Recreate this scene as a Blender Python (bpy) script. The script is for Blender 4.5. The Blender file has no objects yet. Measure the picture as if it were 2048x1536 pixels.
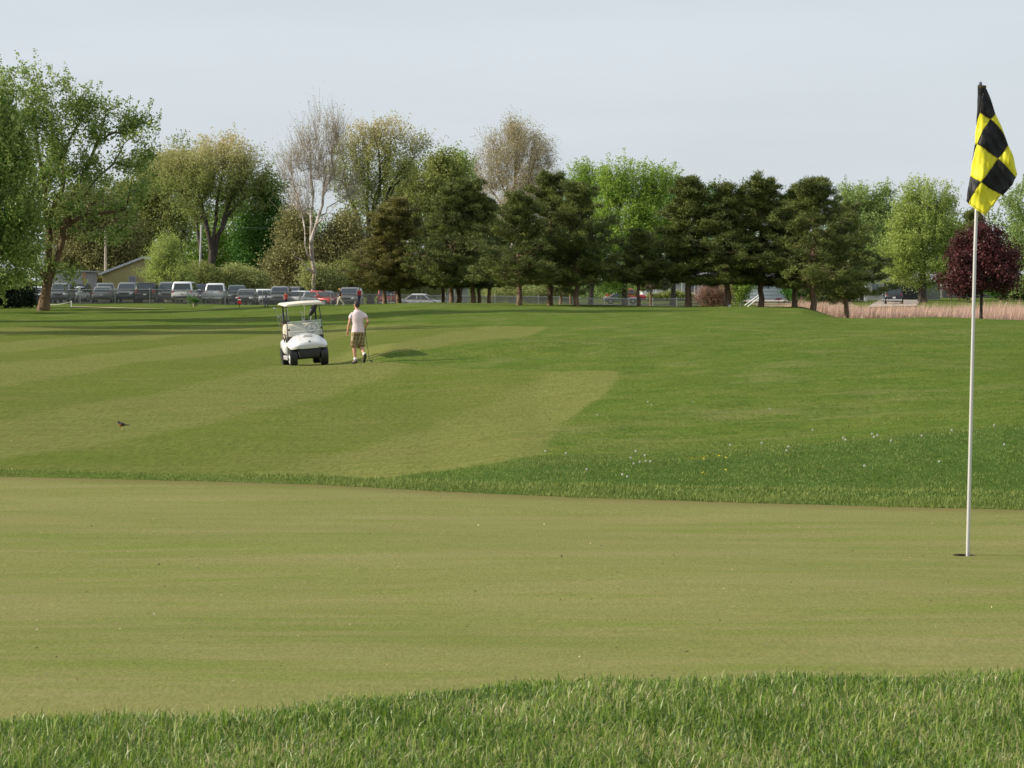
import bpy, math, random
import numpy as np
from mathutils import Vector, Matrix

# ---------------------------------------------------------------- camera, sky, sun, exposure
sc = bpy.context.scene
col = sc.collection
R = math.radians
F = 5500.0            # focal length in photograph pixels (2048 wide)
CAMZ = 1.24           # eye height above the putting green
HOR = 560.0
PITCH = math.atan((768 - HOR) / F)
cam_d = bpy.data.cameras.new('camera'); cam = bpy.data.objects.new('camera', cam_d); col.objects.link(cam)
cam_d.sensor_width = 36; cam_d.lens = 36 * F / 2048; cam_d.clip_start = 0.1; cam_d.clip_end = 20000
cam.location = (0, 0, CAMZ); cam.rotation_euler = (math.pi / 2 - PITCH, 0, 0)
cam_d.dof.use_dof = True; cam_d.dof.focus_distance = 40; cam_d.dof.aperture_fstop = 36
sc.camera = cam
SUN_EL, SUN_AZ = R(26.5), R(-93)      # azimuth measured from +Y (view direction) towards +X
sdir = Vector((math.sin(SUN_AZ) * math.cos(SUN_EL), math.cos(SUN_AZ) * math.cos(SUN_EL), math.sin(SUN_EL)))
w = bpy.data.worlds.new('World'); sc.world = w; w.use_nodes = True
nt = w.node_tree; nt.nodes.clear()
sky = nt.nodes.new('ShaderNodeTexSky'); sky.sky_type = 'NISHITA'; sky.sun_disc = False
sky.sun_elevation = SUN_EL; sky.sun_rotation = SUN_AZ; sky.air_density = 1.0; sky.dust_density = 1.6; sky.ozone_density = 2.0
bg = nt.nodes.new('ShaderNodeBackground'); bg.inputs[1].default_value = 0.10
tc = nt.nodes.new('ShaderNodeTexCoord'); mp = nt.nodes.new('ShaderNodeMapping'); mp.inputs['Scale'].default_value = (1.2, 1.2, 9)
mp.inputs['Rotation'].default_value = (0, 0.12, 0)
nz = nt.nodes.new('ShaderNodeTexNoise'); nz.inputs['Scale'].default_value = 2.2; nz.inputs['Detail'].default_value = 5; nz.inputs['Roughness'].default_value = 0.55
cr = nt.nodes.new('ShaderNodeValToRGB'); cr.color_ramp.elements[0].position = 0.36; cr.color_ramp.elements[0].color = (0.80, 0.80, 0.80, 1)
cr.color_ramp.elements[1].position = 0.66; cr.color_ramp.elements[1].color = (0.98, 0.98, 0.98, 1)
mx = nt.nodes.new('ShaderNodeMix'); mx.data_type = 'RGBA'; mx.inputs[7].default_value = (6.0, 6.5, 6.95, 1)   # thin high cloud veil
nt.links.new(tc.outputs['Generated'], mp.inputs[0]); nt.links.new(mp.outputs[0], nz.inputs[0]); nt.links.new(nz.outputs[0], cr.inputs[0])
nt.links.new(cr.outputs[0], mx.inputs[0]); nt.links.new(sky.outputs[0], mx.inputs[6]); nt.links.new(mx.outputs[2], bg.inputs[0])
wo = nt.nodes.new('ShaderNodeOutputWorld'); nt.links.new(bg.outputs[0], wo.inputs[0])
sl = bpy.data.lights.new('sun', 'SUN'); sl.energy = 5.0; sl.angle = R(0.55); sl.color = (1.0, 0.90, 0.76)
so = bpy.data.objects.new('sun', sl); col.objects.link(so); so.rotation_euler = sdir.to_track_quat('Z', 'Y').to_euler(); so.location = sdir * 60
sc.view_settings.view_transform = 'Standard'; sc.view_settings.look = 'None'; sc.view_settings.gamma = 1
sc.view_settings.use_curve_mapping = False; sc.view_settings.exposure = 0.25

# ---------------------------------------------------------------- projection helpers (pixels of the photograph -> place)
cp, sp = math.cos(PITCH), math.sin(PITCH)
def at(px, py, Y):
    dx = (px - 1024) / F; dv = (768 - py) / F
    dy = cp + dv * sp; dz = -sp + dv * cp
    t = Y / dy
    return Vector((dx * t, Y, CAMZ + dz * t))
def pxm(d): return F / d

# ---------------------------------------------------------------- mesh helpers
def tag(o, label=None, cat=None, group=None, kind=None):
    if label: o['label'] = label
    if cat: o['category'] = cat
    if group: o['group'] = group
    if kind: o['kind'] = kind
    return o
def thing(name, label, cat, loc=(0, 0, 0), rz=0, group=None):
    o = bpy.data.objects.new(name, None); col.objects.link(o)
    o.location = loc; o.rotation_euler = (0, 0, rz); o.empty_display_size = 0.2
    return tag(o, label, cat, group)
def raw_mesh(name, V, faces_flat, loop_tot, mat, smooth=False):
    """faces_flat: flat int array of vertex indices, loop_tot: number of corners per face (int or array)"""
    me = bpy.data.meshes.new(name)
    V = np.asarray(V, dtype=np.float32).reshape(-1, 3); ff = np.asarray(faces_flat, dtype=np.int32).ravel()
    if np.isscalar(loop_tot): lt = np.full(len(ff) // loop_tot, loop_tot, dtype=np.int32)
    else: lt = np.asarray(loop_tot, dtype=np.int32)
    ls = np.concatenate([[0], np.cumsum(lt)[:-1]]).astype(np.int32)
    me.vertices.add(len(V)); me.vertices.foreach_set('co', V.ravel())
    me.loops.add(len(ff)); me.loops.foreach_set('vertex_index', ff)
    me.polygons.add(len(lt)); me.polygons.foreach_set('loop_start', ls); me.polygons.foreach_set('loop_total', lt)
    if smooth: me.polygons.foreach_set('use_smooth', np.ones(len(lt), dtype=bool))
    me.update(calc_edges=True)
    if mat: me.materials.append(mat)
    return me
def link(name, me, parent=None):
    o = bpy.data.objects.new(name, me); col.objects.link(o)
    if parent: o.parent = parent
    return o
def attr(me, name, vals, domain='POINT'):
    a = me.attributes.new(name, 'FLOAT', domain); a.data.foreach_set('value', np.asarray(vals, dtype=np.float32))
class MB:
    def __init__(s): s.v = []; s.f = []
    def add(s, vs, fs):
        n = len(s.v); s.v += [tuple(v) for v in vs]; s.f += [tuple(i + n for i in f) for f in fs]; return s
    def box(s, c, h, rot=None, taper=1.0):
        vs = []
        for z in (-1, 1):
            k = taper if z > 0 else 1
            for x, y in ((-1, -1), (1, -1), (1, 1), (-1, 1)): vs.append(Vector((x * h[0] * k, y * h[1] * k, z * h[2])))
        if rot: vs = [rot @ v for v in vs]
        c = Vector(c)
        return s.add([v + c for v in vs], [(0, 3, 2, 1), (4, 5, 6, 7), (0, 1, 5, 4), (1, 2, 6, 5), (2, 3, 7, 6), (3, 0, 4, 7)])
    def tube(s, pts, rad, n=8, sq=1.0, cap=True):
        pts = [Vector(p) for p in pts]
        if not hasattr(rad, '__len__'): rad = [rad] * len(pts)
        up = None; vs = []
        for i, p in enumerate(pts):
            t = (pts[min(i + 1, len(pts) - 1)] - pts[max(i - 1, 0)]).normalized()
            if up is None: up = t.orthogonal().normalized() if abs(t.z) < 0.9 else Vector((1, 0, 0))
            a = (up - t * up.dot(t)).normalized(); b = t.cross(a); up = a
            r = rad[i]; ra, rb = (r if hasattr(r, '__len__') else (r, r * sq))
            for k in range(n):
                an = 2 * math.pi * k / n; vs.append(p + a * ra * math.cos(an) + b * rb * math.sin(an))
        fs = []
        for i in range(len(pts) - 1):
            for k in range(n):
                k2 = (k + 1) % n; fs.append((i * n + k, i * n + k2, (i + 1) * n + k2, (i + 1) * n + k))
        if cap: fs.append(tuple(reversed(range(n)))); fs.append(tuple((len(pts) - 1) * n + k for k in range(n)))
        return s.add(vs, fs)
    def ell(s, c, r, nu=12, nv=8, rot=None):
        c = Vector(c); vs = [Vector((0, 0, -r[2]))]
        for j in range(1, nv):
            ph = -math.pi / 2 + math.pi * j / nv
            for i in range(nu):
                th = 2 * math.pi * i / nu; vs.append(Vector((r[0] * math.cos(ph) * math.cos(th), r[1] * math.cos(ph) * math.sin(th), r[2] * math.sin(ph))))
        vs.append(Vector((0, 0, r[2]))); L = len(vs) - 1; fs = []
        for i in range(nu): fs.append((0, 1 + (i + 1) % nu, 1 + i)); fs.append((L, L - nu + i, L - nu + (i + 1) % nu))
        for j in range(nv - 2):
            for i in range(nu):
                a = 1 + j * nu; fs.append((a + i, a + (i + 1) % nu, a + nu + (i + 1) % nu, a + nu + i))
        if rot: vs = [rot @ v for v in vs]
        return s.add([v + c for v in vs], fs)
    def loft(s, rings, cap=True):
        n = len(rings[0]); vs = [v for r in rings for v in r]; fs = []
        for i in range(len(rings) - 1):
            for k in range(n):
                k2 = (k + 1) % n; fs.append((i * n + k, i * n + k2, (i + 1) * n + k2, (i + 1) * n + k))
        if cap: fs.append(tuple(reversed(range(n)))); fs.append(tuple((len(rings) - 1) * n + k for k in range(n)))
        return s.add(vs, fs)
    def poly(s, pts, thick):
        """closed polygon (3D points, planar) extruded by the vector thick"""
        n = len(pts); t = Vector(thick); a = [Vector(p) for p in pts]
        return s.add(a + [p + t for p in a], [tuple(range(n)), tuple(n + i for i in reversed(range(n)))] + [(i, i + n, (i + 1) % n + n, (i + 1) % n) for i in range(n)])
    def mesh(s, name, mat, smooth=False, bevel=0):
        me = bpy.data.meshes.new(name); me.from_pydata(s.v, [], s.f); me.update()
        if smooth:
            for p in me.polygons: p.use_smooth = True
        if mat: me.materials.append(mat)
        return me
    def build(s, name, mat, parent=None, smooth=False, bevel=0, fixn=True):
        me = s.mesh(name, mat, smooth)
        if fixn:
            import bmesh
            bm = bmesh.new(); bm.from_mesh(me); bmesh.ops.recalc_face_normals(bm, faces=bm.faces); bm.to_mesh(me); bm.free()
        o = link(name, me, parent)
        if bevel:
            m = o.modifiers.new('bevel', 'BEVEL'); m.width = bevel; m.segments = 2; m.limit_method = 'ANGLE'; m.angle_limit = R(40)
            for p in me.polygons: p.use_smooth = True
        return o
def copy_tree(o, parent=None):
    c = o.copy(); col.objects.link(c)
    if parent: c.parent = parent
    for ch in list(o.children): copy_tree(ch, c)
    return c

# ---------------------------------------------------------------- materials
def base_mat(name):
    m = bpy.data.materials.new(name); m.use_nodes = True; t = m.node_tree; b = t.nodes['Principled BSDF']
    return m, t, b
def N(t, kind, **kw):
    n = t.nodes.new(kind)
    for k, v in kw.items():
        if k in ('op',): n.operation = v
        elif k.startswith('i_'): n.inputs[k[2:].replace('_', ' ')].default_value = v
        else: setattr(n, k, v)
    return n
def mix(t, fac, a, b, mode='MIX'):
    n = t.nodes.new('ShaderNodeMix'); n.data_type = 'RGBA'; n.blend_type = mode
    for i, v in ((0, fac), (6, a), (7, b)):
        if isinstance(v, (int, float)): n.inputs[i].default_value = v
        elif isinstance(v, tuple): n.inputs[i].default_value = v + (1,) if len(v) == 3 else v
        else: t.links.new(v, n.inputs[i])
    return n.outputs[2]
def noise(t, vec, scale, detail=3, rough=0.55, lo=0.35, hi=0.65):
    n = N(t, 'ShaderNodeTexNoise'); n.inputs['Scale'].default_value = scale; n.inputs['Detail'].default_value = detail; n.inputs['Roughness'].default_value = rough
    if vec: t.links.new(vec, n.inputs['Vector'])
    m = N(t, 'ShaderNodeMapRange'); m.inputs[1].default_value = lo; m.inputs[2].default_value = hi; t.links.new(n.outputs[0], m.inputs[0])
    return m.outputs[0]
def math_(t, op, a, b=None, c=None):
    n = t.nodes.new('ShaderNodeMath'); n.operation = op
    for i, v in enumerate((a, b, c)):
        if v is None: continue
        if isinstance(v, (int, float)): n.inputs[i].default_value = v
        else: t.links.new(v, n.inputs[i])
    return n.outputs[0]
def objco(t, scale=(1, 1, 1), rot=(0, 0, 0)):
    tcn = t.nodes.new('ShaderNodeTexCoord'); m = t.nodes.new('ShaderNodeMapping'); m.inputs['Scale'].default_value = scale; m.inputs['Rotation'].default_value = rot
    t.links.new(tcn.outputs['Object'], m.inputs[0]); return m.outputs[0]
def paint(name, c, rough=0.5, metal=0, var=0.12, nscale=6, coat=0, spec=0.5):
    m, t, b = base_mat(name); v = objco(t)
    n = noise(t, v, nscale, 4)
    t.links.new(mix(t, n, tuple(x * (1 - var) for x in c), tuple(min(1, x * (1 + var)) for x in c)), b.inputs['Base Color'])
    b.inputs['Roughness'].default_value = rough; b.inputs['Metallic'].default_value = metal; b.inputs['Coat Weight'].default_value = coat
    b.inputs['Specular IOR Level'].default_value = spec
    return m
def leafmat(name, c1, c2, trans=0.35, rough=0.6):
    m, t, b = base_mat(name)
    a = N(t, 'ShaderNodeAttribute'); a.attribute_name = 'tint'
    k_ = 1.42; c = mix(t, a.outputs['Fac'], tuple(x * k_ for x in c1), tuple(min(0.85, x * k_) for x in c2))
    t.links.new(c, b.inputs['Base Color']); b.inputs['Roughness'].default_value = rough; b.inputs['Specular IOR Level'].default_value = 0.25
    tr = N(t, 'ShaderNodeBsdfTranslucent'); t.links.new(c, tr.inputs[0])
    ms = N(t, 'ShaderNodeMixShader'); ms.inputs[0].default_value = trans
    t.links.new(b.outputs[0], ms.inputs[1]); t.links.new(tr.outputs[0], ms.inputs[2])
    t.links.new(ms.outputs[0], t.nodes['Material Output'].inputs[0])
    return m
def barkmat(name, c1, c2, sc_=3.0, spots=None):
    m, t, b = base_mat(name); v = objco(t, (1, 1, 0.25)); n = noise(t, v, sc_, 5, 0.65)
    c = mix(t, n, c1, c2)
    if spots:
        n2 = noise(t, objco(t), 1.3, 4, 0.7, 0.47, 0.53); c = mix(t, n2, c, spots)
    t.links.new(c, b.inputs['Base Color']); b.inputs['Roughness'].default_value = 0.9
    bp = N(t, 'ShaderNodeBump'); bp.inputs['Strength'].default_value = 0.6; bp.inputs['Distance'].default_value = 0.05; t.links.new(n, bp.inputs['Height']); t.links.new(bp.outputs[0], b.inputs['Normal'])
    return m
def turf(name, layers, rough=0.85, bump=0.5, bscale=35, bdist=0.02, extra=None):
    """layers: (scale, detail, colour, lo, hi, amount) mixed one over another over a base colour"""
    m, t, b = base_mat(name); v = objco(t)
    c = layers[0]
    for (s_, det, colr, lo, hi, amt, xyz) in layers[1:]:
        vv = objco(t, xyz) if xyz else v
        f = math_(t, 'MULTIPLY', noise(t, vv, s_, det, 0.6, lo, hi), amt)
        c = mix(t, f, c, colr)
    if extra: c = extra(t, v, c)
    if isinstance(c, tuple): b.inputs['Base Color'].default_value = c + (1,)
    else: t.links.new(c, b.inputs['Base Color'])
    b.inputs['Roughness'].default_value = rough; b.inputs['Specular IOR Level'].default_value = 0.15
    n = noise(t, v, bscale, 4, 0.7, 0.0, 1.0); bp = N(t, 'ShaderNodeBump'); bp.inputs['Strength'].default_value = bump; bp.inputs['Distance'].default_value = bdist
    t.links.new(n, bp.inputs['Height']); t.links.new(bp.outputs[0], b.inputs['Normal'])
    return m

# ---------------------------------------------------------------- terrain
TC = [-700, 0, 350, 620, 850, 1050, 1250, 1450, 1600, 1700, 1850, 2050, 2750]
TR = [12, 20, 25, 31, 40, 50, 63, 79, 100, 130, 160, 190, 215, 240, 270, 330, 400, 500, 700, 1200, 6000]
TZ = [
 [1.6]*13,
 [1.95,1.95,1.93,1.90,1.88,1.85,1.82,1.8,1.8,1.78,1.76,1.75,1.7],
 [2.25,2.25,2.22,2.20,2.14,2.07,2.04,2.02,2.00,2.00,1.98,1.95,1.9],
 [2.42,2.40,2.38,2.32,2.17,2.02,2.00,1.97,1.90,1.84,1.76,1.64,1.5],
 [2.52,2.50,2.50,2.48,2.42,2.28,2.22,2.18,2.14,2.10,2.02,1.90,1.8],
 [2.64,2.64,2.64,2.64,2.62,2.50,2.32,2.20,2.12,2.06,2.00,1.95,1.9],
 [2.62,2.62,2.62,2.62,2.58,2.48,2.25,2.12,2.02,1.96,1.92,1.90,1.9],
 [2.46,2.46,2.45,2.43,2.24,2.08,1.95,1.90,1.84,1.80,1.77,1.75,1.75],
 [2.46,2.46,2.46,2.42,2.22,2.10,1.95,1.85,1.82,1.80,1.77,1.75,1.75],
 [2.46,2.46,2.46,2.40,2.20,2.08,1.90,1.76,1.80,1.86,1.80,1.88,1.95],
 [2.42,2.42,2.38,2.20,1.85,1.80,1.76,1.71,1.76,2.35,2.50,2.60,2.7],
 [2.32,2.32,2.22,1.82,1.52,1.68,1.78,1.80,1.87,2.90,3.15,3.20,3.2],
 [2.12,2.08,2.00,1.97,2.00,2.10,2.45,2.45,2.6,3.40,3.50,3.50,3.5],
 [2.02,2.02,2.04,2.38,2.60,2.60,2.95,2.95,3.10,3.50,3.40,3.25,3.2],
 [2.1,2.1,2.15,2.55,2.88,2.85,3.02,3.02,3.1,2.75,2.55,2.5,2.5],
 [2.2,2.2,2.3,2.6,3.0,2.9,3.1,2.9,2.75,2.6,2.5,2.45,2.45],
 [2.4,2.4,2.4,2.5,2.8,2.9,3.0,2.95,2.85,2.8,2.8,2.8,2.8],
 [2.6]*13, [3.0]*13, [3.0]*13, [3.0]*13]
TC = np.array(TC, float); TRl = np.log(np.array(TR, float)); TZ = np.array(TZ, float)
def _cr(tbl_x, q):
    q = np.clip(q, tbl_x[0], tbl_x[-1] - 1e-9); i = np.clip(np.searchsorted(tbl_x, q, side='right') - 1, 0, len(tbl_x) - 2)
    f = (q - tbl_x[i]) / (tbl_x[i + 1] - tbl_x[i]); f = f * f * (3 - 2 * f) * 0.45 + f * 0.55
    return i, f
def dfar(px):   # far edge of the green (distance)
    y = np.interp(px, [-700, 0, 300, 620, 1000, 1500, 2048, 2750], [950, 957, 966, 974, 990, 1004, 1021, 1042])
    return F * CAMZ / (y - HOR)
def dnear(px):
    return np.interp(px, [-700, 0, 300, 500, 750, 1000, 1400, 2048, 2750], [7.35, 7.68, 7.76, 7.80, 8.07, 8.33, 8.50, 8.63, 8.85])
def height(x, y):
    x = np.asarray(x, float); y = np.asarray(y, float)
    d = np.maximum(y, 0.5); px = np.clip(1024 + F * x / d, -20000, 20000)
    px = np.where(y < 3, 1024, px)
    i, fi = _cr(TC, px); j, fj = _cr(TRl, np.log(np.clip(d, 12, 5999)))
    z = (TZ[j, i] * (1 - fi) + TZ[j, i + 1] * fi) * (1 - fj) + (TZ[j + 1, i] * (1 - fi) + TZ[j + 1, i + 1] * fi) * fj
    zt = CAMZ - z
    amp = np.clip((d - 22) / 30, 0, 1)
    zt = zt + amp * (0.045 * np.sin(x * 0.31 + y * 0.13 + 1) * np.sin(y * 0.17 + 0.6) + 0.018 * np.sin(x * 0.9 + 2 * np.sin(y * 0.21)) + 0.016 * np.sin(y * 0.63 + x * 0.4) + 0.011 * np.sin(y * 1.31 - x * 0.8 + 2) * np.sin(x * 0.57))
    bl = np.clip((px - 672) / 120, 0, 1) * np.clip((1350 - px) / 350, 0, 1) * np.clip((d - 76.9) / 4.2, 0, 1) * np.clip((100 - d) / 16, 0, 1); zt = zt + 0.30 * bl * bl * (3 - 2 * bl)
    zg = 0.012 * np.sin(x * 0.9 + 0.5) * np.sin(y * 0.7) + 0.008 * np.sin(y * 1.7 + x)
    df = dfar(px)
    s = np.clip((d - df - 0.35) / 7.0, 0, 1); s = s * s * (3 - 2 * s)
    near = d < dnear(px) ; zg = zg + np.where(d < df - 0.3, 0.0, 0.0)
    return zg * (1 - s) + zt * s
def gz(x, y): return float(height(np.array([x]), np.array([y]))[0])
def ground(px, d):
    x = (px - 1024) / F * d * (1 / 1.0); return Vector((x, d, gz(x, d)))

def sdist(px_, py_, poly):
    """signed distance (positive inside) of points to polygon, numpy"""
    poly = np.asarray(poly, float); n = len(poly); best = np.full(len(px_), 1e9); inside = np.zeros(len(px_), bool)
    for k in range(n):
        a = poly[k]; b = poly[(k + 1) % n]; e = b - a
        wx = px_ - a[0]; wy = py_ - a[1]; t = np.clip((wx * e[0] + wy * e[1]) / (e @ e), 0, 1)
        best = np.minimum(best, np.hypot(wx - t * e[0], wy - t * e[1]))
        c = ((a[1] <= py_) & (b[1] > py_)) | ((b[1] <= py_) & (a[1] > py_))
        with np.errstate(divide='ignore', invalid='ignore'):
            xx = a[0] + (py_ - a[1]) / (b[1] - a[1] if b[1] != a[1] else 1e-9) * e[0]
        inside ^= c & (px_ < xx)
    return np.where(inside, best, -best)
def hit(px, py):
    """first ground point seen at a pixel"""
    ds = np.concatenate([np.geomspace(18, 400, 900)]); x = (px - 1024) / F * ds
    z = height(x, ds); ys = HOR + (CAMZ - z) * F / ds
    vis = np.minimum.accumulate(ys)
    k = np.argmax((ys <= py) & (ys <= vis + 1e-6))
    return (float(x[k]), float(ds[k]))
fair_px = [(-900, 1000), (-900, 652), (300, 652), (700, 651), (1095, 653), (1060, 672), (960, 686), (850, 700), (760, 713), (745, 722), (850, 733), (1000, 741), (1242, 742),
           (1228, 770), (1205, 795), (1160, 822), (1120, 850), (1100, 880), (1090, 910), (1000, 926), (850, 946), (720, 960), (560, 985)]
FAIR = [hit(*p) if p[1] < 955 else ((p[0] - 1024) / F * 30.5, 30.5) for p in fair_px]
FAIR[0] = ((-900 - 1024) / F * 25, 25)
FAIR[-1] = ((520 - 1024) / F * 26, 26)
deep_px = [(620, 975), (850, 950), (1000, 930), (1100, 916), (1250, 917), (1400, 908), (1550, 893), (1700, 880), (1850, 866), (2048, 850), (2800, 800)]
DEEP = [hit(*p) if p[1] < 962 else ((p[0] - 1024) / F * 30, 30) for p in deep_px] + [((2800 - 1024) / F * 14, 14), ((520 - 1024) / F * 14, 14)]

cols = np.concatenate([np.linspace(-16000, -1500, 14), np.arange(-1400, -150, 50), np.arange(-150, 2210, 6), np.arange(2250, 3400, 50), np.linspace(3500, 18000, 14)])
nc = len(cols)
# foreground sheet, green, and the sheet beyond
def sheet(dmat):
    x = (cols[None, :] - 1024) / F * dmat; y = dmat
    z = height(x, y); return x, y, z
def grid_faces(nr, nc_):
    a = np.arange(nr - 1)[:, None] * nc_ + np.arange(nc_ - 1)[None, :]
    return np.stack([a, a + 1, a + nc_ + 1, a + nc_], -1).reshape(-1, 4)
dn, dfr = dnear(cols), dfar(cols)
# ================================================================ GROUND
rs = np.random.RandomState(7)
def fairfar(t, v, c0):
    return c0
m, t, b = base_mat('turf_far'); v = objco(t)
aF = N(t, 'ShaderNodeAttribute'); aF.attribute_name = 'fair'
aD = N(t, 'ShaderNodeAttribute'); aD.attribute_name = 'deep'
wob = math_(t, 'MULTIPLY', math_(t, 'SUBTRACT', noise(t, v, 2.2, 4, 0.65, 0.0, 1.0), 0.5), 0.5)
def edge(a, wd):
    mr = N(t, 'ShaderNodeMapRange'); mr.inputs[1].default_value = -wd; mr.inputs[2].default_value = wd; t.links.new(math_(t, 'ADD', a, wob), mr.inputs[0]); return mr.outputs[0]
fF = edge(aF.outputs['Fac'], 0.10); fD = edge(aD.outputs['Fac'], 1.1)
# mowing stripes of the fairway (in metres across the mowing direction)
sx = N(t, 'ShaderNodeSeparateXYZ'); t.links.new(v, sx.inputs[0])
s1 = math_(t, 'ADD', math_(t, 'SUBTRACT', sx.outputs[0], math_(t, 'MULTIPLY', sx.outputs[1], 0.115)), math_(t, 'MULTIPLY', noise(t, v, 0.25, 2, 0.5, 0, 1), 0.8))
s2 = math_(t, 'SINE', math_(t, 'SUBTRACT', math_(t, 'MULTIPLY', math_(t, 'ADD', s1, 8.8), 2 * math.pi / 8.6), math.pi / 2)); mr = N(t, 'ShaderNodeMapRange'); mr.interpolation_type = 'SMOOTHSTEP'
mr.inputs[1].default_value = -0.22; mr.inputs[2].default_value = 0.22; t.links.new(s2, mr.inputs[0])
fair_c = mix(t, mr.outputs[0], (0.1146, 0.1456, 0.0274), (0.1650, 0.1793, 0.0525))
fair_c = mix(t, math_(t, 'MULTIPLY', noise(t, v, 0.35, 5, 0.6, 0.35, 0.7), 0.5), fair_c, (0.1631, 0.1628, 0.0521))
fair_c = mix(t, math_(t, 'MULTIPLY', noise(t, objco(t, (1, 0.5, 1)), 3.5, 5, 0.75, 0.42, 0.68), 0.35), fair_c, (0.1133, 0.1508, 0.0252))
fair_c = mix(t, math_(t, 'MULTIPLY', noise(t, objco(t, (0.35, 1.4, 1)), 1.6, 5, 0.7, 0.45, 0.65), 0.4), fair_c, (0.0906, 0.1233, 0.0201))
fair_c = mix(t, math_(t, 'MULTIPLY', noise(t, objco(t, (0.25, 1.0, 1)), 0.9, 5, 0.7, 0.5, 0.7), 0.45), fair_c, (0.1768, 0.1691, 0.0587))
rgh_c = mix(t, noise(t, v, 0.22, 5, 0.65, 0.35, 0.65), (0.0871, 0.1373, 0.0199), (0.1284, 0.1554, 0.0320))
rgh_c = mix(t, math_(t, 'MULTIPLY', noise(t, objco(t, (0.7, 0.5, 1)), 1.3, 6, 0.8, 0.42, 0.62), 0.75), rgh_c, (0.0624, 0.1084, 0.0160))
rgh_c = mix(t, math_(t, 'MULTIPLY', noise(t, objco(t, (0.6, 0.35, 1)), 0.7, 6, 0.8, 0.50, 0.66), 0.75), rgh_c, (0.1695, 0.1762, 0.0618))
dp_c = mix(t, noise(t, v, 1.4, 6, 0.8, 0.35, 0.65), (0.0455, 0.0904, 0.0146), (0.0699, 0.1167, 0.0243))
c = mix(t, fD, rgh_c, dp_c); c = mix(t, fF, c, fair_c)
fine = noise(t, objco(t, (1, 0.10, 1)), 17, 4, 0.9, 0.30, 0.70)
c = mix(t, 1.0, c, mix(t, fine, (0.62, 0.64, 0.60), (1.32, 1.32, 1.30)), 'MULTIPLY')
t.links.new(c, b.inputs['Base Color']); b.inputs['Roughness'].default_value = 1.0; b.inputs['Specular IOR Level'].default_value = 0.02
bp = N(t, 'ShaderNodeBump'); bp.inputs['Strength'].default_value = 0.55; bp.inputs['Distance'].default_value = 0.06; t.links.new(noise(t, v, 9, 5, 0.8, 0, 1), bp.inputs['Height']); t.links.new(bp.outputs[0], b.inputs['Normal'])
M_far = m

M_near = turf('rough_soil', [(0.050, 0.070, 0.018), (3, 5, (0.10, 0.085, 0.04), 0.4, 0.7, 0.6, None)], bump=0.8)
m, t, b = base_mat('green_turf'); v = objco(t)
c = mix(t, noise(t, objco(t, (0.45, 1.1, 1)), 0.8, 6, 0.65, 0.36, 0.64), (0.1577, 0.1822, 0.0488), (0.2170, 0.2120, 0.0778))
c = mix(t, math_(t, 'MULTIPLY', noise(t, objco(t, (0.22, 1.5, 1)), 2.3, 6, 0.7, 0.45, 0.65), 0.7), c, (0.2321, 0.2158, 0.0922))
c = mix(t, math_(t, 'MULTIPLY', noise(t, objco(t, (0.25, 1.3, 1)), 1.9, 6, 0.75, 0.50, 0.66), 0.7), c, (0.1462, 0.1907, 0.0379))
c = mix(t, 1.0, c, mix(t, noise(t, objco(t,(1,0.22,1)), 105, 3, 0.9, 0.32, 0.68), (0.74, 0.76, 0.70), (1.24, 1.22, 1.22)), 'MULTIPLY')
aE = N(t, 'ShaderNodeAttribute'); aE.attribute_name = 'rim'
c = mix(t, math_(t, 'MULTIPLY', aE.outputs['Fac'], 0.75), c, (0.150, 0.125, 0.045))
t.links.new(c, b.inputs['Base Color']); b.inputs['Roughness'].default_value = 1.0; b.inputs['Specular IOR Level'].default_value = 0.04
bp = N(t, 'ShaderNodeBump'); bp.inputs['Strength'].default_value = 0.5; bp.inputs['Distance'].default_value = 0.006; t.links.new(noise(t, v, 130, 4, 0.8, 0, 1), bp.inputs['Height']); t.links.new(bp.outputs[0], b.inputs['Normal'])
M_green = m

# foreground rough ground (under the long grass, and on behind the camera)
tt = np.linspace(0, 1, 26)[:, None]
dm = 0.8 * (dn[None, :] / 0.8) ** tt
x, y, z = sheet(dm); fc = grid_faces(26, nc)
V = np.stack([x, y, z], -1).reshape(-1, 3)
k = len(V)
V = np.concatenate([V, [[-140, -220, 0.004], [140, -220, 0.004], [140, 0.8, 0.004], [-140, 0.8, 0.004]]]); fc2 = np.concatenate([fc, [[k, k + 1, k + 2, k + 3]]])
o = link('rough_ground', raw_mesh('rough_ground', V, fc2, 4, M_near)); tag(o, kind='structure')

# putting green with the hole cut out of it
NR = 150
gcols = np.where((cols > -900) & (cols < 3000))[0]; gx = cols[gcols]; ng = len(gx)
tt = np.linspace(0, 1, NR)[:, None]
dm = dnear(gx)[None, :] ** (1 - tt) * dfar(gx)[None, :] ** tt
x = (gx[None, :] - 1024) / F * dm; z = height(x, dm)
V = np.stack([x, dm, z], -1).reshape(-1, 3); fc = grid_faces(NR, ng)
HOLE = ground(1931, F * CAMZ / (1111.5 - HOR)); HOLE.z = gz(HOLE.x, HOLE.y)
cen = V[fc].mean(1)
rem = (np.abs(cen[:, 0] - HOLE.x) < 0.085) & (np.abs(cen[:, 1] - HOLE.y) < 0.10)
ridx = fc[rem]; fc = fc[~rem]
rr, cc_ = np.unique(ridx // ng), np.unique(ridx % ng)
loop = [(rr[0], c_) for c_ in cc_] + [(r_, cc_[-1]) for r_ in rr[1:]] + [(rr[-1], c_) for c_ in cc_[::-1][1:]] + [(r_, cc_[0]) for r_ in rr[::-1][1:-1]]
li = np.array([a * ng + b_ for a, b_ in loop]); ctr = V[li].mean(0); HOLE.x, HOLE.y = ctr[0], ctr[1]
an = np.arctan2(V[li][:, 1] - ctr[1], V[li][:, 0] - ctr[0])
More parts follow.
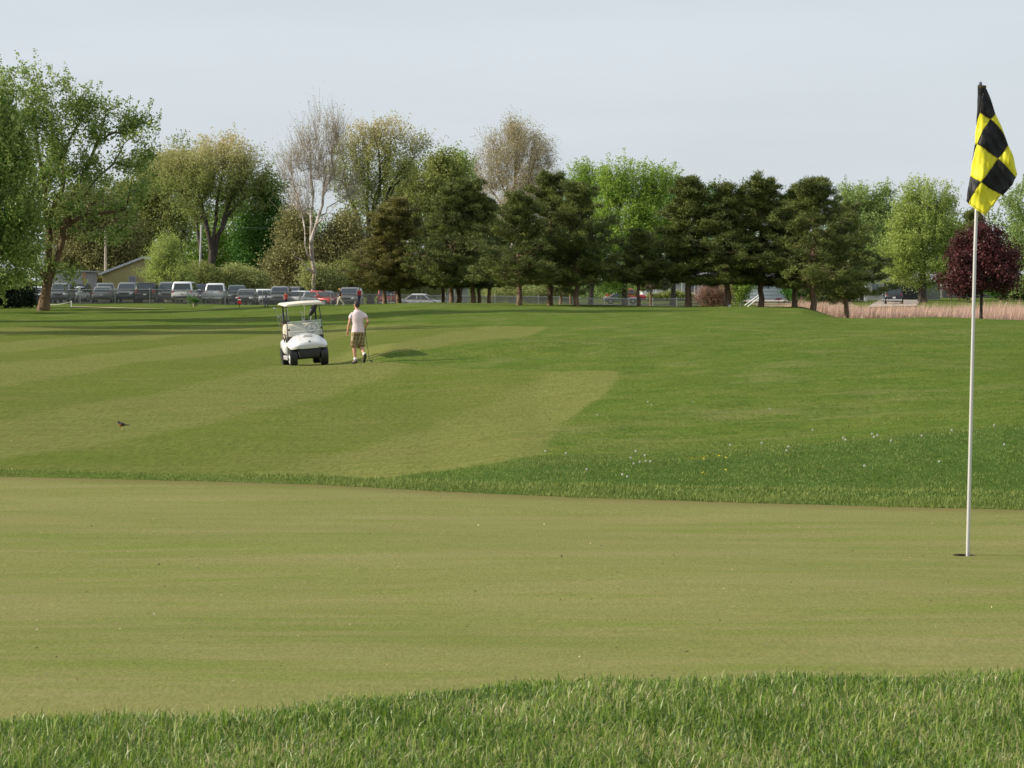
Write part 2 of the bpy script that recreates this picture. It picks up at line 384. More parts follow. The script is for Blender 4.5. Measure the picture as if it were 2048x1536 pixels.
ring = np.stack([ctr[0] + 0.054 * np.cos(an), ctr[1] + 0.054 * np.sin(an), np.full(len(an), ctr[2])], -1)
n0 = len(V); V2 = np.concatenate([V, ring]); L = len(li)
rf = np.array([[li[i], li[(i + 1) % L], n0 + (i + 1) % L, n0 + i] for i in range(L)])
me = raw_mesh('putting_green', V2, np.concatenate([fc, rf]), 4, M_green, True)
pxs = 1024 + F * V2[:, 0] / V2[:, 1]
rim = np.clip(1 - (dfar(pxs) - V2[:, 1]) / 0.45, 0, 1)
attr(me, 'rim', rim); o = link('putting_green', me); tag(o, kind='structure')
me.update()
M_liner = paint('cup_liner', (0.75, 0.75, 0.72), 0.4)
M_soil = paint('cup_soil', (0.06, 0.045, 0.03), 0.9)
hc = thing('hole_cup', 'round hole in the putting green around the foot of the flagstick', 'golf hole', HOLE)
vs = [(0.0535 * math.cos(a), 0.0535 * math.sin(a), zz) for zz in (0.0, -0.026) for a in np.linspace(0, 2 * math.pi, 33)[:-1]]
MB().add(vs, [(i, (i + 1) % 32, 32 + (i + 1) % 32, 32 + i) for i in range(32)]).build('soil_edge', M_soil, hc, fixn=False)
vs = [(0.0530 * math.cos(a), 0.0530 * math.sin(a), zz) for zz in (-0.026, -0.13) for a in np.linspace(0, 2 * math.pi, 33)[:-1]]
MB().add(vs, [(i, (i + 1) % 32, 32 + (i + 1) % 32, 32 + i) for i in range(32)] + [tuple(range(32, 64))]).build('liner', M_soil, hc, fixn=False)

# fairway and rough beyond the green
NA, NB, NC_ = 120, 175, 84
d1 = dfr[None, :] * (66 / dfr[None, :]) ** np.linspace(0, 1, NA)[:, None]
d2 = np.geomspace(66, 280, NB + 1)[1:, None] * np.ones((1, nc)); d3 = np.concatenate([np.geomspace(280, 620, 65)[1:], np.geomspace(620, 6000, 21)[1:]])[:, None] * np.ones((1, nc))
dm = np.concatenate([d1, d2, d3]); x, y, z = sheet(dm); nr = dm.shape[0]
V = np.stack([x, y, z], -1).reshape(-1, 3); fc = grid_faces(nr, nc)
sf = sdist(V[:, 0], V[:, 1], FAIR); sdp = sdist(V[:, 0], V[:, 1], DEEP)
isf = sf[fc].mean(1) > 0
for nm, sel in (('fairway', isf), ('rough', ~isf)):
    f_ = fc[sel]; u, inv = np.unique(f_, return_inverse=True)
    me = raw_mesh(nm, V[u], inv.reshape(-1, 4), 4, M_far, True); attr(me, 'fair', sf[u]); attr(me, 'deep', sdp[u])
    tag(link(nm, me), kind='structure')

# ================================================================ GRASS BLADES
def blades(name, xs, ys, zs, hh, ww, mat, lean=0.5, segs=1, rsd=3, wind=0.15):
    r = np.random.RandomState(rsd); n = len(xs)
    a = r.rand(n) * 2 * math.pi; fdx, fdy = np.cos(a), np.sin(a)
    b_ = r.rand(n) * 2 * math.pi; ln = np.abs(r.randn(n)) * lean
    lx, ly = np.cos(b_) * ln + wind * (0.6 + patchy(xs, ys, 4.1)), np.sin(b_) * ln
    h_ = hh * np.clip(0.75 + 0.3 * r.randn(n), 0.3, 1.7); w_ = ww * (0.7 + 0.6 * r.rand(n))
    nrm = np.sqrt(1 + lx ** 2 + ly ** 2); up = 1 / nrm
    P = np.stack([xs, ys, zs], -1); W = np.stack([fdx * w_ / 2, fdy * w_ / 2, 0 * w_], -1)
    T = np.stack([lx * h_ / nrm, ly * h_ / nrm, h_ * up], -1)
    tint = np.clip(r.rand(n) ** 1.15 + 0.25 * (patchy(xs, ys, 3.0) - 0.5), 0, 1)
    if segs == 1:
        V = np.stack([P - W, P + W, P + T], 1).reshape(-1, 3); me = raw_mesh(name, V, np.arange(3 * n), 3, mat); attr(me, 'tint', tint, 'FACE')
    else:
        mid = P + T * 0.5 + np.stack([0 * h_, 0 * h_, h_ * 0.12], -1); tip = P + T * 1.0 - np.stack([-lx * h_ * .25, -ly * h_ * .25, h_ * 0.10 * np.minimum(ln, 1)], -1)
        V = np.stack([P - W, P + W, mid + W * 0.85, mid - W * 0.85, tip], 1).reshape(-1, 3)
        base = np.arange(n)[:, None] * 5
        ff = np.concatenate([base + 0, base + 1, base + 2, base + 3, base + 3, base + 2, base + 4], 1)
        lt = np.tile([4, 3], n); me = raw_mesh(name, V, ff.ravel(), lt, mat); attr(me, 'tint', np.repeat(tint, 2), 'FACE')
    return me
def patchy(x, y, s=1.0):
    return 0.5 + 0.25 * np.sin(x * 2.1 * s + 1.3 * np.sin(y * 1.7 * s)) + 0.25 * np.sin(y * 2.7 * s + 1.1 * np.sin(x * 3.1 * s + 2))
m, t, b = base_mat('grass_blade')
a = N(t, 'ShaderNodeAttribute'); a.attribute_name = 'tint'
rp = N(t, 'ShaderNodeValToRGB'); e = rp.color_ramp.elements; e[0].position = 0; e[0].color = (0.050, 0.110, 0.009, 1); e[1].position = 1; e[1].color = (0.50, 0.43, 0.22, 1)
for p_, c_ in ((0.35, (0.130, 0.235, 0.022, 1)), (0.70, (0.30, 0.40, 0.060, 1)), (0.82, (0.36, 0.40, 0.14, 1))):
    q = e.new(p_); q.color = c_
t.links.new(a.outputs['Fac'], rp.inputs[0]); t.links.new(rp.outputs[0], b.inputs['Base Color']); b.inputs['Roughness'].default_value = 0.42; b.inputs['Specular IOR Level'].default_value = 0.5
tr = N(t, 'ShaderNodeBsdfTranslucent'); t.links.new(rp.outputs[0], tr.inputs[0]); ms = N(t, 'ShaderNodeMixShader'); ms.inputs[0].default_value = 0.35
t.links.new(b.outputs[0], ms.inputs[1]); t.links.new(tr.outputs[0], ms.inputs[2]); t.links.new(ms.outputs[0], t.nodes['Material Output'].inputs[0])
M_blade = m
M_blade_deep = leafmat('grass_blade_far', (0.056, 0.094, 0.013), (0.195, 0.225, 0.056), 0.3, 0.6)
M_blade_mid = leafmat('grass_blade_mown', (0.068, 0.115, 0.014), (0.175, 0.190, 0.045), 0.3, 0.7)
n = 215000
xs = (rs.rand(n) - 0.5) * 4.9; ys = 6.25 + rs.rand(n) * 2.6
px_ = 1024 + F * xs / ys; e_ = dnear(px_) + 0.05 * np.sin(xs * 9) + 0.03 * np.sin(xs * 23 + 1)
keep = (ys < e_ + 0.03 * rs.randn(n)) & (np.abs(px_ - 1024) < 1650); xs, ys = xs[keep], ys[keep]
hh = 0.034 + 0.018 * patchy(xs, ys, 2.2); hh *= np.clip(0.6 + (dnear(1024 + F * xs / ys) - ys) * 2.2, 0.6, 1.15)
o = link('long_grass', blades('long_grass', xs, ys, height(xs, ys) - 0.002, hh, 0.0032, M_blade, 1.25, 2, 3, 0.05)); tag(o, 'long green grass blades with straw among them along the near edge of the green', 'grass', kind='stuff')
# strip of taller blades along the far rim of the green
n = 52000
xs = (rs.rand(n) - 0.5) * 12; pxr = rs.rand(n) * 3400 - 500; off = rs.rand(n) ** 1.3 * 0.9 - 0.02
df_ = dfar(pxr) + 0.025 * np.sin(pxr * 0.02) + 0.02 * np.sin(pxr * 0.07); ys = df_ + off; xs = (pxr - 1024) / F * ys
hh = 0.012 + 0.020 * patchy(xs * 1.3, ys, 2.0); hh = np.where(pxr < 620, hh * 0.55, hh)
o = link('rim_grass', blades('rim_grass', xs, ys, height(xs, ys) - 0.002, hh, 0.0045, M_blade_deep, 0.5, 1, 5)); tag(o, 'fringe of short uncut blades along the far rim of the green', 'grass', kind='stuff')
# unmown band and rougher slope beyond the green
n = 400000
ys = 15.3 + rs.rand(n) ** 0.95 * 31; pxr = 480 + rs.rand(n) * 2450; xs = (pxr - 1024) / F * ys
s_ = sdist(xs, ys, DEEP); sfa = sdist(xs, ys, FAIR); keep = (ys > dfar(pxr) + 0.3) & (s_ > -0.25 + 0.4 * rs.randn(n) * 0.5) & (sfa < 0.02); xs, ys = xs[keep], ys[keep]
hh = 0.020 + 0.028 * patchy(xs, ys, 1.1) * patchy(xs + 3, ys * 1.3, 2.7)
o = link('unmown_grass', blades('unmown_grass', xs, ys, height(xs, ys) - 0.003, hh, 0.0085, M_blade_deep, 0.95, 1, 8)); tag(o, 'dark unmown grass on the bank behind the green with dandelions in it', 'grass', kind='stuff')
n = 150000
ys = 30 + rs.rand(n) ** 0.9 * 95; pxr = 700 + rs.rand(n) * 1700; xs = (pxr - 1024) / F * ys
s_ = sdist(xs, ys, DEEP); sfa = sdist(xs, ys, FAIR); keep = (s_ < 0) & (sfa < 0) & (rs.rand(n) < np.clip(1.4 - ys / 110, 0.15, 1)); xs, ys = xs[keep], ys[keep]
hh = 0.014 + 0.018 * patchy(xs, ys, 0.5)
o = link('mown_rough_grass', blades('mown_rough_grass', xs, ys, height(xs, ys) - 0.003, hh, 0.010 + ys * 0.00012, M_blade_mid, 0.9, 1, 9)); tag(o, 'shorter mown rough grass on the slope right of the fairway', 'grass', kind='stuff')

# specks of dry clippings lying on the green and the fairway
M_clip = leafmat('dry_clipping', (0.06, 0.035, 0.015), (0.40, 0.33, 0.20), 0.1, 0.9)
n = 420
pxr = rs.rand(n) * 2600 - 300; ys = 8.4 + rs.rand(n) ** 1.3 * 6.3; xs = (pxr - 1024) / F * ys; ok = np.hypot(xs - HOLE.x, ys - HOLE.y) > 0.1; xs, ys = xs[ok], ys[ok]
o = link('clippings_on_green', blades('clippings_on_green', xs, ys, height(xs, ys) + 0.001, np.full(len(xs), 0.009), 0.010, M_clip, 2.5, 1, 21)); tag(o, 'scattered dry clippings and specks lying on the putting green', 'clippings', kind='stuff')
n = 150
pxr = rs.rand(n) * 1300 - 100; ys = 32 + rs.rand(n) * 42; xs = (pxr - 1024) / F * ys
o = link('clippings_on_fairway', blades('clippings_on_fairway', xs, ys, height(xs, ys) + 0.002, np.full(n, 0.02), 0.028, M_clip, 2.5, 1, 22)); tag(o, 'scattered dry leaf bits and clippings lying on the fairway', 'clippings', kind='stuff')

# ================================================================ TREES
def tubes(P0, P1, R0, R1):
    """prisms for all branch segments at once"""
    out_v, out_f = [], []; nb = 0
    big = np.maximum(R0, R1) > 0.045
    for sel, k in ((big, 7), (~big, 3)):
        a, b_, ra, rb = P0[sel], P1[sel], R0[sel], R1[sel]
        if not len(a): continue
        d = b_ - a; d /= np.maximum(np.linalg.norm(d, axis=1, keepdims=True), 1e-6)
        ref = np.where(np.abs(d[:, 2:3]) > 0.9, [[1., 0, 0]], [[0, 0, 1.]])
        u = np.cross(d, ref); u /= np.linalg.norm(u, axis=1, keepdims=True); w_ = np.cross(d, u)
        th = np.arange(k) * 2 * math.pi / k
        ring = u[:, None] * np.cos(th)[None, :, None] + w_[:, None] * np.sin(th)[None, :, None]
        A = a[:, None] - d[:, None] * ra[:, None, None] * 0.3 + ring * ra[:, None, None]; B = b_[:, None] + d[:, None] * rb[:, None, None] * 0.3 + ring * rb[:, None, None]
        V = np.concatenate([A, B], 1).reshape(-1, 3); n_ = len(a); base = nb + np.arange(n_)[:, None, None] * 2 * k
        i = np.arange(k); q = np.stack([i, (i + 1) % k, (i + 1) % k + k, i + k], -1)[None]
        out_v.append(V); out_f.append((base + q).reshape(-1)); nb += len(V)
    return np.concatenate(out_v), np.concatenate(out_f)
def leaves_mesh(name, C, n_per, sig, size, mat, r, flat=0.75, tri=False, aspect=0.62, tintsig=0.25, droop=0, ht=0):
    n_ = len(C) * n_per
    c = np.repeat(C, n_per, 0) + np.clip(r.randn(n_, 3), -1.7, 1.7) * sig * np.array([1, 1, flat])
    nn = r.randn(n_, 3); nn[:, 2] += 0.5; nn /= np.linalg.norm(nn, axis=1, keepdims=True)
    rnd = r.randn(n_, 3); u = np.cross(nn, rnd); u /= np.linalg.norm(u, axis=1, keepdims=True); v_ = np.cross(nn, u)
    s = size * (0.6 + 0.8 * r.rand(n_))[:, None]
    tint = np.clip(np.repeat(r.rand(len(C)), n_per) * 0.6 + 0.4 * r.rand(n_) + tintsig * r.randn(n_), 0, 1)
    if ht:
        hz = (c[:, 2] - np.percentile(c[:, 2], 15)) / (np.percentile(c[:, 2], 98) - np.percentile(c[:, 2], 15)); tint = np.clip(tint * (1 - ht) * 0.8 + ht * (np.clip(hz, 0, 1) ** 1.8 + 0.15 * r.randn(n_)), 0, 1)
    if tri:
        V = np.stack([c - u * s * .5 * aspect, c + u * s * .5 * aspect, c + v_ * s], 1).reshape(-1, 3); me = raw_mesh(name, V, np.arange(3 * n_), 3, mat)
    else:
        V = np.stack([c - v_ * s * .5, c + u * s * aspect * .5, c + v_ * s * .5, c - u * s * aspect * .5], 1).reshape(-1, 3); me = raw_mesh(name, V, np.arange(4 * n_), 4, mat)
    attr(me, 'tint', tint, 'FACE'); return me
def skeleton(limbs, targets, r, up=0.25, step=0.7):
    pos, par = [], []
    for L in limbs:
        pts = [np.array(p, float) for p in L]
        # attach the limb start to the nearest existing node
        if pos:
            dd = np.linalg.norm(np.array(pos) - pts[0], axis=1); last = int(np.argmin(dd))
        else:
            pos.append(pts[0]); par.append(-1); last = 0
        for i in range(1, len(pts)):
            a, b_ = pts[i - 1], pts[i]; k = max(1, int(np.linalg.norm(b_ - a) / 0.8)); wig = r.randn(3) * 0.05 * np.linalg.norm(b_ - a)
            for j in range(1, k + 1):
                f = j / k; pos.append(a + (b_ - a) * f + wig * math.sin(math.pi * f)); par.append(last); last = len(pos) - 1
    base = pos[0]; nl = len(pos)
    cap = nl + len(targets) * 14; P = np.zeros((cap, 3)); P[:nl] = pos; par = par + [0] * (cap - nl); n_ = nl
    plen = np.zeros(cap)
    for i in range(1, nl): plen[i] = plen[par[i]] + np.linalg.norm(P[i] - P[par[i]])
    hmin = pos[0][2] + 0.12 * (max(t_[2] for t_ in targets) - pos[0][2])
    order = np.argsort([np.min(np.linalg.norm(P[:nl] - t_, axis=1)) for t_ in targets])
    tips = []
    for ti in order:
        T = targets[ti]; dv = T - P[:n_]; dist = np.linalg.norm(dv, axis=1)
        cost = dist + 0.12 * plen[:n_] + np.where(P[:n_, 2] < hmin, 50, 0) + np.maximum(0, -dv[:, 2]) * 0.5
        j = int(np.argmin(cost)); D = dist[j]
        k = min(13, max(2, int(D / step))); a = P[j].copy(); q = par[j]
        d0 = (P[j] - P[q]) if q >= 0 else np.array([0, 0, 1.]); d0 = d0 / (np.linalg.norm(d0) + 1e-9)
        ctrl = a + d0 * D * 0.3 + np.array([0, 0, up * D * 0.25]) + (T - a) * 0.15; last = j
        for s_ in range(1, k + 1):
            f = s_ / k; p = a * (1 - f) ** 2 + ctrl * 2 * f * (1 - f) + T * f * f + (r.randn(3) * 0.06 * min(D, 2) if s_ < k else 0)
            P[n_] = p; par[n_] = last; plen[n_] = plen[last] + np.linalg.norm(p - P[last]); last = n_; n_ += 1
        tips.append(last)
    return P[:n_], np.array(par[:n_]), np.array(tips), nl
def pipe_radii(P, par, tipr, expo, rbase):
    n_ = len(P); ch = np.zeros(n_); acc = np.zeros(n_)
    hasc = np.zeros(n_, bool); hasc[par[par >= 0]] = True
    for i in range(n_ - 1, 0, -1):
        if not hasc[i] or acc[i] == 0: acc[i] += tipr ** expo
        if par[i] >= 0: acc[par[i]] += acc[i] if True else 0
    rr_ = acc ** (1 / expo)
    k = rbase / rr_[0]
    f = (rr_ / rr_[0]) ** 1.0
    return tipr + (rbase - tipr) * (rr_ - tipr) / (rr_[0] - tipr)
def make_tree(name, label, px, d, limbs, blobs, leafm, barkm, rbase=0.3, nt=200, npl=40, lsize=0.2, sig=0.55, twigs=0, twigm=None, seed=1, depth=1.0, cat='tree', group=None, up=0.25, tipr=0.014, twlen=1.2, expo=2.3, shell=0.55, tri=False, shoots=0, shlen=1.3, ht=0, lmin=0.55):
    r = np.random.RandomState(seed)
    B = ground(px, d); root = thing(name, label, cat, B, 0, group)
    b0 = np.array(B)
    s = pxm(d)
    LL = []
    for li_, L in enumerate(limbs):
        pts = []
        for i, p in enumerate(L):
            q = np.array(at(p[0], p[1], d)) - b0; q[1] = (p[2] if len(p) > 2 else (0 if li_ == 0 and i < 2 else r.uniform(-1, 1) * 0.12 * i * min(3, abs(q[2]) * 0.2)))
            pts.append(q)
        if li_ == 0: pts[0] = np.array([pts[0][0], 0, -0.25])
        LL.append(pts)
    vol = np.array([bl[2] ** 2 * bl[3] for bl in blobs], float) ** 0.75; cnt = np.maximum(3, (nt * vol / vol.sum()).astype(int)); tg = []
    for bl, k in zip(blobs, cnt):
        c = np.array(at(bl[0], bl[1], d)) - b0
        q = r.randn(k, 3); q /= np.linalg.norm(q, axis=1, keepdims=True); q *= (shell + (1 - shell) * r.rand(k, 1) ** 0.6)
        tg.append(np.array([c[0], 0 + r.uniform(-0.3, 0.3) * bl[2] / s, c[2]]) + q * np.array([bl[2] / s, bl[2] / s * depth, bl[3] / s]))
    tg = np.concatenate(tg); tg[:, 2] = np.maximum(tg[:, 2], 0.5)
    P, par, tips, nlimb = skeleton(LL, tg, r, up)
    rad = pipe_radii(P, par, tipr, expo, rbase)
    pl_ = np.zeros(nlimb)
    for q in range(1, nlimb): pl_[q] = pl_[par[q]] + np.linalg.norm(P[q] - P[par[q]])
    rad[:nlimb] = np.maximum(rad[:nlimb], rbase * lmin * (1 - 0.85 * pl_ / max(pl_.max(), 1e-6)))
    i = np.arange(1, len(P)); i = i[par[i] >= 0]
    # root flare
    rad2 = rad.copy(); low = P[:, 2] < 0.9; rad2[low] *= 1 + 0.55 * np.clip(1 - (P[low, 2]) / 0.9, 0, 1)
    V, f = tubes(P[par[i]], P[i], rad2[par[i]], rad2[i])
    link('trunk', raw_mesh('trunk', V, f, 4, barkm, False), root)
    if twigs:
        src = np.concatenate([tips, par[tips]]); k = len(src) * twigs; s0 = np.repeat(P[src], twigs, 0) + r.randn(k, 3) * 0.1
        out = s0 - np.array([0, 0, P[:, 2].max() * 0.35]); out /= np.linalg.norm(out, axis=1, keepdims=True); dr = out * 0.7 + r.randn(k, 3) * 0.45 + np.array([0, 0, 0.5]); dr /= np.linalg.norm(dr, axis=1, keepdims=True)
        ln = twlen * (0.4 + r.rand(k))[:, None]; m1 = s0 + dr * ln * 0.5; e1 = s0 + dr * ln + np.array([0, 0, 1]) * ln * 0.15 + r.randn(k, 3) * 0.08 * ln
        V, f = tubes(np.concatenate([s0, m1]), np.concatenate([m1, e1]), np.full(2 * k, 0.011), np.full(2 * k, 0.008))
        tw = link('twigs', raw_mesh('twigs', V, f, 4, twigm or barkm), root); tag(tw, kind='stuff')
        cc2 = e1
    if npl:
        C = P[tips]; inner = P[par[tips]]
        if shoots:
            cen_ = np.array([P[tips][:, 0].mean(), P[tips][:, 1].mean(), P[tips][:, 2].mean() - 0.3 * (P[:, 2].max())])
            ex = []
            for q in range(shoots):
                s0 = C + r.randn(len(C), 3) * 0.25; o_ = s0 - cen_; o_ /= np.linalg.norm(o_, axis=1, keepdims=True)
                dr = o_ * 0.75 + r.randn(len(C), 3) * 0.28 + np.array([0, 0, 0.55]); dr /= np.linalg.norm(dr, axis=1, keepdims=True)
                ln = shlen * (0.35 + 0.9 * r.rand(len(C), 1)); 
                for f_ in (0.3, 0.6, 0.85, 1.05): ex.append(s0 + dr * ln * f_)
            ex = np.concatenate(ex); kk = max(2, int(npl * 0.30)); me2 = leaves_mesh('shoots', ex, kk, 0.11, lsize * 0.9, leafm, r, flat=1.0, aspect=0.5, ht=ht)
            link('shoots', me2, root)
        C = np.concatenate([C, inner + r.randn(len(inner), 3) * 0.2])
        if twigs: C = np.concatenate([C, e1[::max(1, len(e1) // (len(C) * 2))]])
        me = leaves_mesh('crown', C, npl, sig, lsize, leafm, r, tri=tri, ht=ht)
        link('crown', me, root)
    return root
# ---- leaf and bark materials
L_cotton = leafmat('leaf_cottonwood', (0.085, 0.150, 0.028), (0.290, 0.335, 0.100), 0.35, 0.4)
L_deep = leafmat('leaf_deep_green', (0.028, 0.090, 0.014), (0.085, 0.180, 0.028), 0.3)
L_spring = leafmat('leaf_spring_green', (0.090, 0.175, 0.024), (0.280, 0.370, 0.065), 0.4)
L_olive = leafmat('leaf_olive', (0.110, 0.145, 0.035), (0.270, 0.285, 0.085), 0.35)
L_gold = leafmat('leaf_gold_green', (0.150, 0.205, 0.038), (0.420, 0.350, 0.185), 0.4)
L_tan = leafmat('leaf_tan_buds', (0.200, 0.180, 0.080), (0.400, 0.340, 0.190), 0.3)
L_brown = leafmat('leaf_brown_green', (0.090, 0.098, 0.032), (0.240, 0.225, 0.090), 0.25)
L_pale = leafmat('leaf_pale_willow', (0.170, 0.235, 0.050), (0.320, 0.370, 0.100), 0.4)
L_bush = leafmat('leaf_bush', (0.160, 0.200, 0.060), (0.320, 0.330, 0.125), 0.35)
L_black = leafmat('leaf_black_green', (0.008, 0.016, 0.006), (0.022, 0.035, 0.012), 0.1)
L_maple = leafmat('leaf_purple', (0.022, 0.008, 0.009), (0.125, 0.040, 0.038), 0.25, 0.4)
L_hazy = leafmat('leaf_hazy_green', (0.110, 0.175, 0.050), (0.280, 0.350, 0.115), 0.35)  # distance haze put into the leaf colour, paler and bluer
L_red = leafmat('leaf_red_twig', (0.13, 0.060, 0.045), (0.25, 0.13, 0.095), 0.2)
L_pine = leafmat('pine_needle', (0.020, 0.034, 0.009), (0.155, 0.178, 0.043), 0.15, 0.5)
L_pineo = leafmat('pine_needle_olive', (0.040, 0.046, 0.012), (0.205, 0.190, 0.050), 0.15, 0.5)
B_grey = barkmat('bark_grey', (0.10, 0.085, 0.065), (0.22, 0.18, 0.13))
B_dark = barkmat('bark_dark', (0.035, 0.028, 0.022), (0.09, 0.07, 0.05))
B_warm = barkmat('bark_warm', (0.085, 0.055, 0.030), (0.20, 0.125, 0.065))
B_white = barkmat('bark_sycamore', (0.40, 0.36, 0.31), (0.60, 0.55, 0.48), 2.0, (0.28, 0.23, 0.17))
B_tan = barkmat('bark_tan', (0.22, 0.18, 0.13), (0.38, 0.32, 0.24))
B_twig = barkmat('pale_twig', (0.28, 0.24, 0.18), (0.44, 0.39, 0.31))
B_pine = barkmat('bark_pine', (0.13, 0.080, 0.048), (0.30, 0.20, 0.13), 5)

cotton = make_tree('cottonwood_tree', 'tallest broad-leaved tree at the left with a thick leaning trunk that forks low', 86, 200,
  [[(86, 624), (92, 585, 0), (97, 555, 0), (98, 500), (97, 450), (92, 380), (75, 300), (55, 200)], [(96, 562, 0), (108, 535, 0), (118, 505), (128, 455), (150, 425), (180, 385), (220, 335), (255, 290)], [(98, 470), (112, 400), (125, 320), (160, 240)], [(135, 445), (170, 430), (215, 425), (250, 420)], [(128, 460), (140, 400), (175, 330), (210, 240)], [(97, 550, 0), (60, 530), (20, 520)]],
  [(35, 190, 75, 75), (110, 215, 60, 60), (150, 280, 75, 75), (215, 245, 55, 62), (265, 290, 50, 55), (110, 380, 100, 90), (230, 370, 75, 55), (60, 310, 90, 100), (30, 470, 70, 80), (200, 450, 60, 40), (285, 260, 32, 35), (70, 545, 80, 25), (150, 185, 28, 30)],
  L_cotton, B_warm, 0.36, 430, 32, 0.21, 0.36, seed=3, shoots=1, shlen=1.5, group='broad-leaved trees behind the course')
make_tree('leafy_tree', 'dense green tree cut by the left edge of the picture', -75, 190,
  [[(-75, 628), (-70, 560, 0), (-60, 450), (-40, 300)], [(-65, 520), (-30, 420), (10, 350)], [(-66, 500), (-110, 400), (-140, 300)]],
  [(-50, 290, 100, 120), (-20, 430, 100, 100), (10, 330, 60, 90), (15, 500, 62, 85), (-90, 450, 90, 110), (0, 220, 45, 55)], L_cotton, B_warm, 0.38, 400, 56, 0.225, 0.42, seed=5, shoots=1, shlen=1.4, group='broad-leaved trees behind the course')
# trees standing left of the picture, whose long shadows cross the fairway
for i, (xx, yy, hs, sd) in enumerate([(-37, 127, 1.0, 31), (-35, 156, 1.32, 32), (-44, 160, 1.2, 33), (-33, 141, 0.8, 34)]):
    if i == 0:
        pxo = 1024 + F * xx / yy
        k = pxm(yy)
        off = make_tree('shade_tree', 'tree off to the left whose shadow falls across the fairway', pxo, yy, [[(pxo, 663), (pxo, 560, 0), (pxo + 40, 420), (pxo, 200)]],
                        [(pxo, 60, 150, 150), (pxo + 40, 180, 150, 120), (pxo - 60, 220, 150, 120), (pxo, 330, 190, 110)], L_cotton, B_warm, 0.3, 150, 50, 0.45, 0.8, seed=sd, group='trees off to the left')
        tag(off, group='trees off to the left')
    else:
        c_ = copy_tree(off); c_.location = (xx, yy, gz(xx, yy)); c_.scale = (hs, hs * 0.8, hs); c_.rotation_euler.z = i * 1.7
G1 = 'broad-leaved trees behind the course'
make_tree('olive_tree', 'olive green tree behind the tan barn with a trunk leaning left', 388, 300,
  [[(388, 600), (380, 565, 0), (350, 465), (325, 420), (300, 370)], [(345, 460), (330, 400), (345, 330)], [(360, 490), (375, 430), (385, 360)]],
  [(330, 380, 60, 60), (370, 345, 55, 45), (270, 430, 60, 70), (300, 360, 35, 40), (250, 500, 60, 50), (330, 460, 60, 60)], L_olive, B_dark, 0.4, 300, 44, 0.22, 0.42, seed=7, shoots=1, twigs=1, twigm=B_tan, group=G1)
make_tree('spreading_tree', 'wide round tree with pinkish tips on several dark stems right of the tan barn', 425, 285,
  [[(425, 600), (427, 560, 0), (423, 500), (412, 440), (398, 385), (390, 340)], [(428, 530, 0), (436, 470), (455, 430), (490, 395), (535, 368)], [(426, 520, 0), (432, 440), (440, 370), (450, 310)], [(421, 560, 0), (405, 520), (392, 440), (380, 400)], [(440, 455), (470, 380), (490, 330)]],
  [(440, 345, 80, 45), (455, 315, 50, 30), (500, 350, 42, 34), (375, 385, 55, 50), (485, 400, 50, 40), (400, 425, 40, 30), (345, 345, 40, 32), (532, 372, 22, 18), (440, 385, 50, 35)], L_gold, B_dark, 0.42, 300, 24, 0.19, 0.36, seed=11, shoots=2, shlen=1.9, twigs=1, ht=0.65, twigm=B_tan, group=G1, shell=0.35)
make_tree('thicket_tree', 'dark brownish green tree filling the gap between the forked trunk and the left utility pole', 165, 290, [[(165, 603), (168, 540, 0), (175, 470)], [(167, 560), (210, 500)]], [(150, 500, 45, 50), (200, 520, 50, 50), (235, 480, 40, 50), (170, 440, 60, 45), (240, 550, 40, 30)], L_brown, B_dark, 0.25, 230, 60, 0.22, 0.5, seed=15, twigs=2, twigm=B_tan, group=G1)
make_tree('under_tree', 'fresh green tree filling the gap under the wide pinkish-tipped tree', 470, 305,
  [[(470, 600), (470, 520), (465, 440)]], [(470, 450, 60, 70), (440, 520, 60, 60), (400, 500, 50, 50), (500, 530, 50, 60)], L_spring, B_dark, 0.25, 150, 70, 0.26, 0.7, seed=12, group=G1)
make_tree('dark_tree', 'narrow dense dark green tree left of the bare white tree', 530, 288,
  [[(530, 600), (532, 500, 0), (534, 400)]], [(535, 385, 35, 45), (520, 440, 48, 65), (535, 520, 60, 70), (575, 480, 40, 60), (500, 500, 40, 60)], L_deep, B_dark, 0.3, 260, 80, 0.24, 0.6, seed=13, group=G1)
make_tree('brush_tree', 'low brown-green scrubby tree around the foot of the bare white tree', 610, 270,
  [[(610, 603), (612, 560, 0), (620, 500)]], [(600, 535, 45, 45), (655, 530, 50, 42), (585, 565, 45, 30), (705, 530, 45, 45), (690, 480, 30, 30), (590, 470, 26, 34)], L_brown, B_dark, 0.22, 280, 60, 0.2, 0.55, seed=14, twigs=2, twigm=B_tan, group=G1)
make_tree('bare_tree', 'tall nearly leafless tree with white limbs rising over the golf cart', 628, 262,
  [[(630, 602), (627, 560, 0), (625, 520, 0), (624, 480, -1), (634, 450, -1), (646, 410), (652, 350), (655, 300), (652, 250)], [(626, 520, -1), (612, 470, -1), (606, 440), (596, 400), (586, 370), (574, 330)], [(625, 475, -1), (622, 430), (622, 360), (620, 300)], [(637, 440, -1), (655, 415), (690, 395), (700, 375)], [(630, 460, -1.5), (652, 435, -1.5), (675, 405, -1.5), (700, 372)], [(604, 430, -1), (592, 415), (597, 395), (585, 345)], [(650, 380), (665, 330), (672, 270)],
   [(627, 545, 0), (606, 520, -1.5), (590, 512, -2)]],
  [(652, 275, 32, 38), (618, 320, 35, 45), (585, 350, 28, 35), (672, 300, 20, 40), (690, 380, 25, 30), (600, 410, 30, 30), (640, 360, 40, 40)], L_tan, B_white, 0.20, 170, 2, 0.14, 0.5, seed=17, lmin=0.3, twigs=5, twigm=B_twig, expo=2.0, tipr=0.022, twlen=1.9, group=G1, shell=0.3)
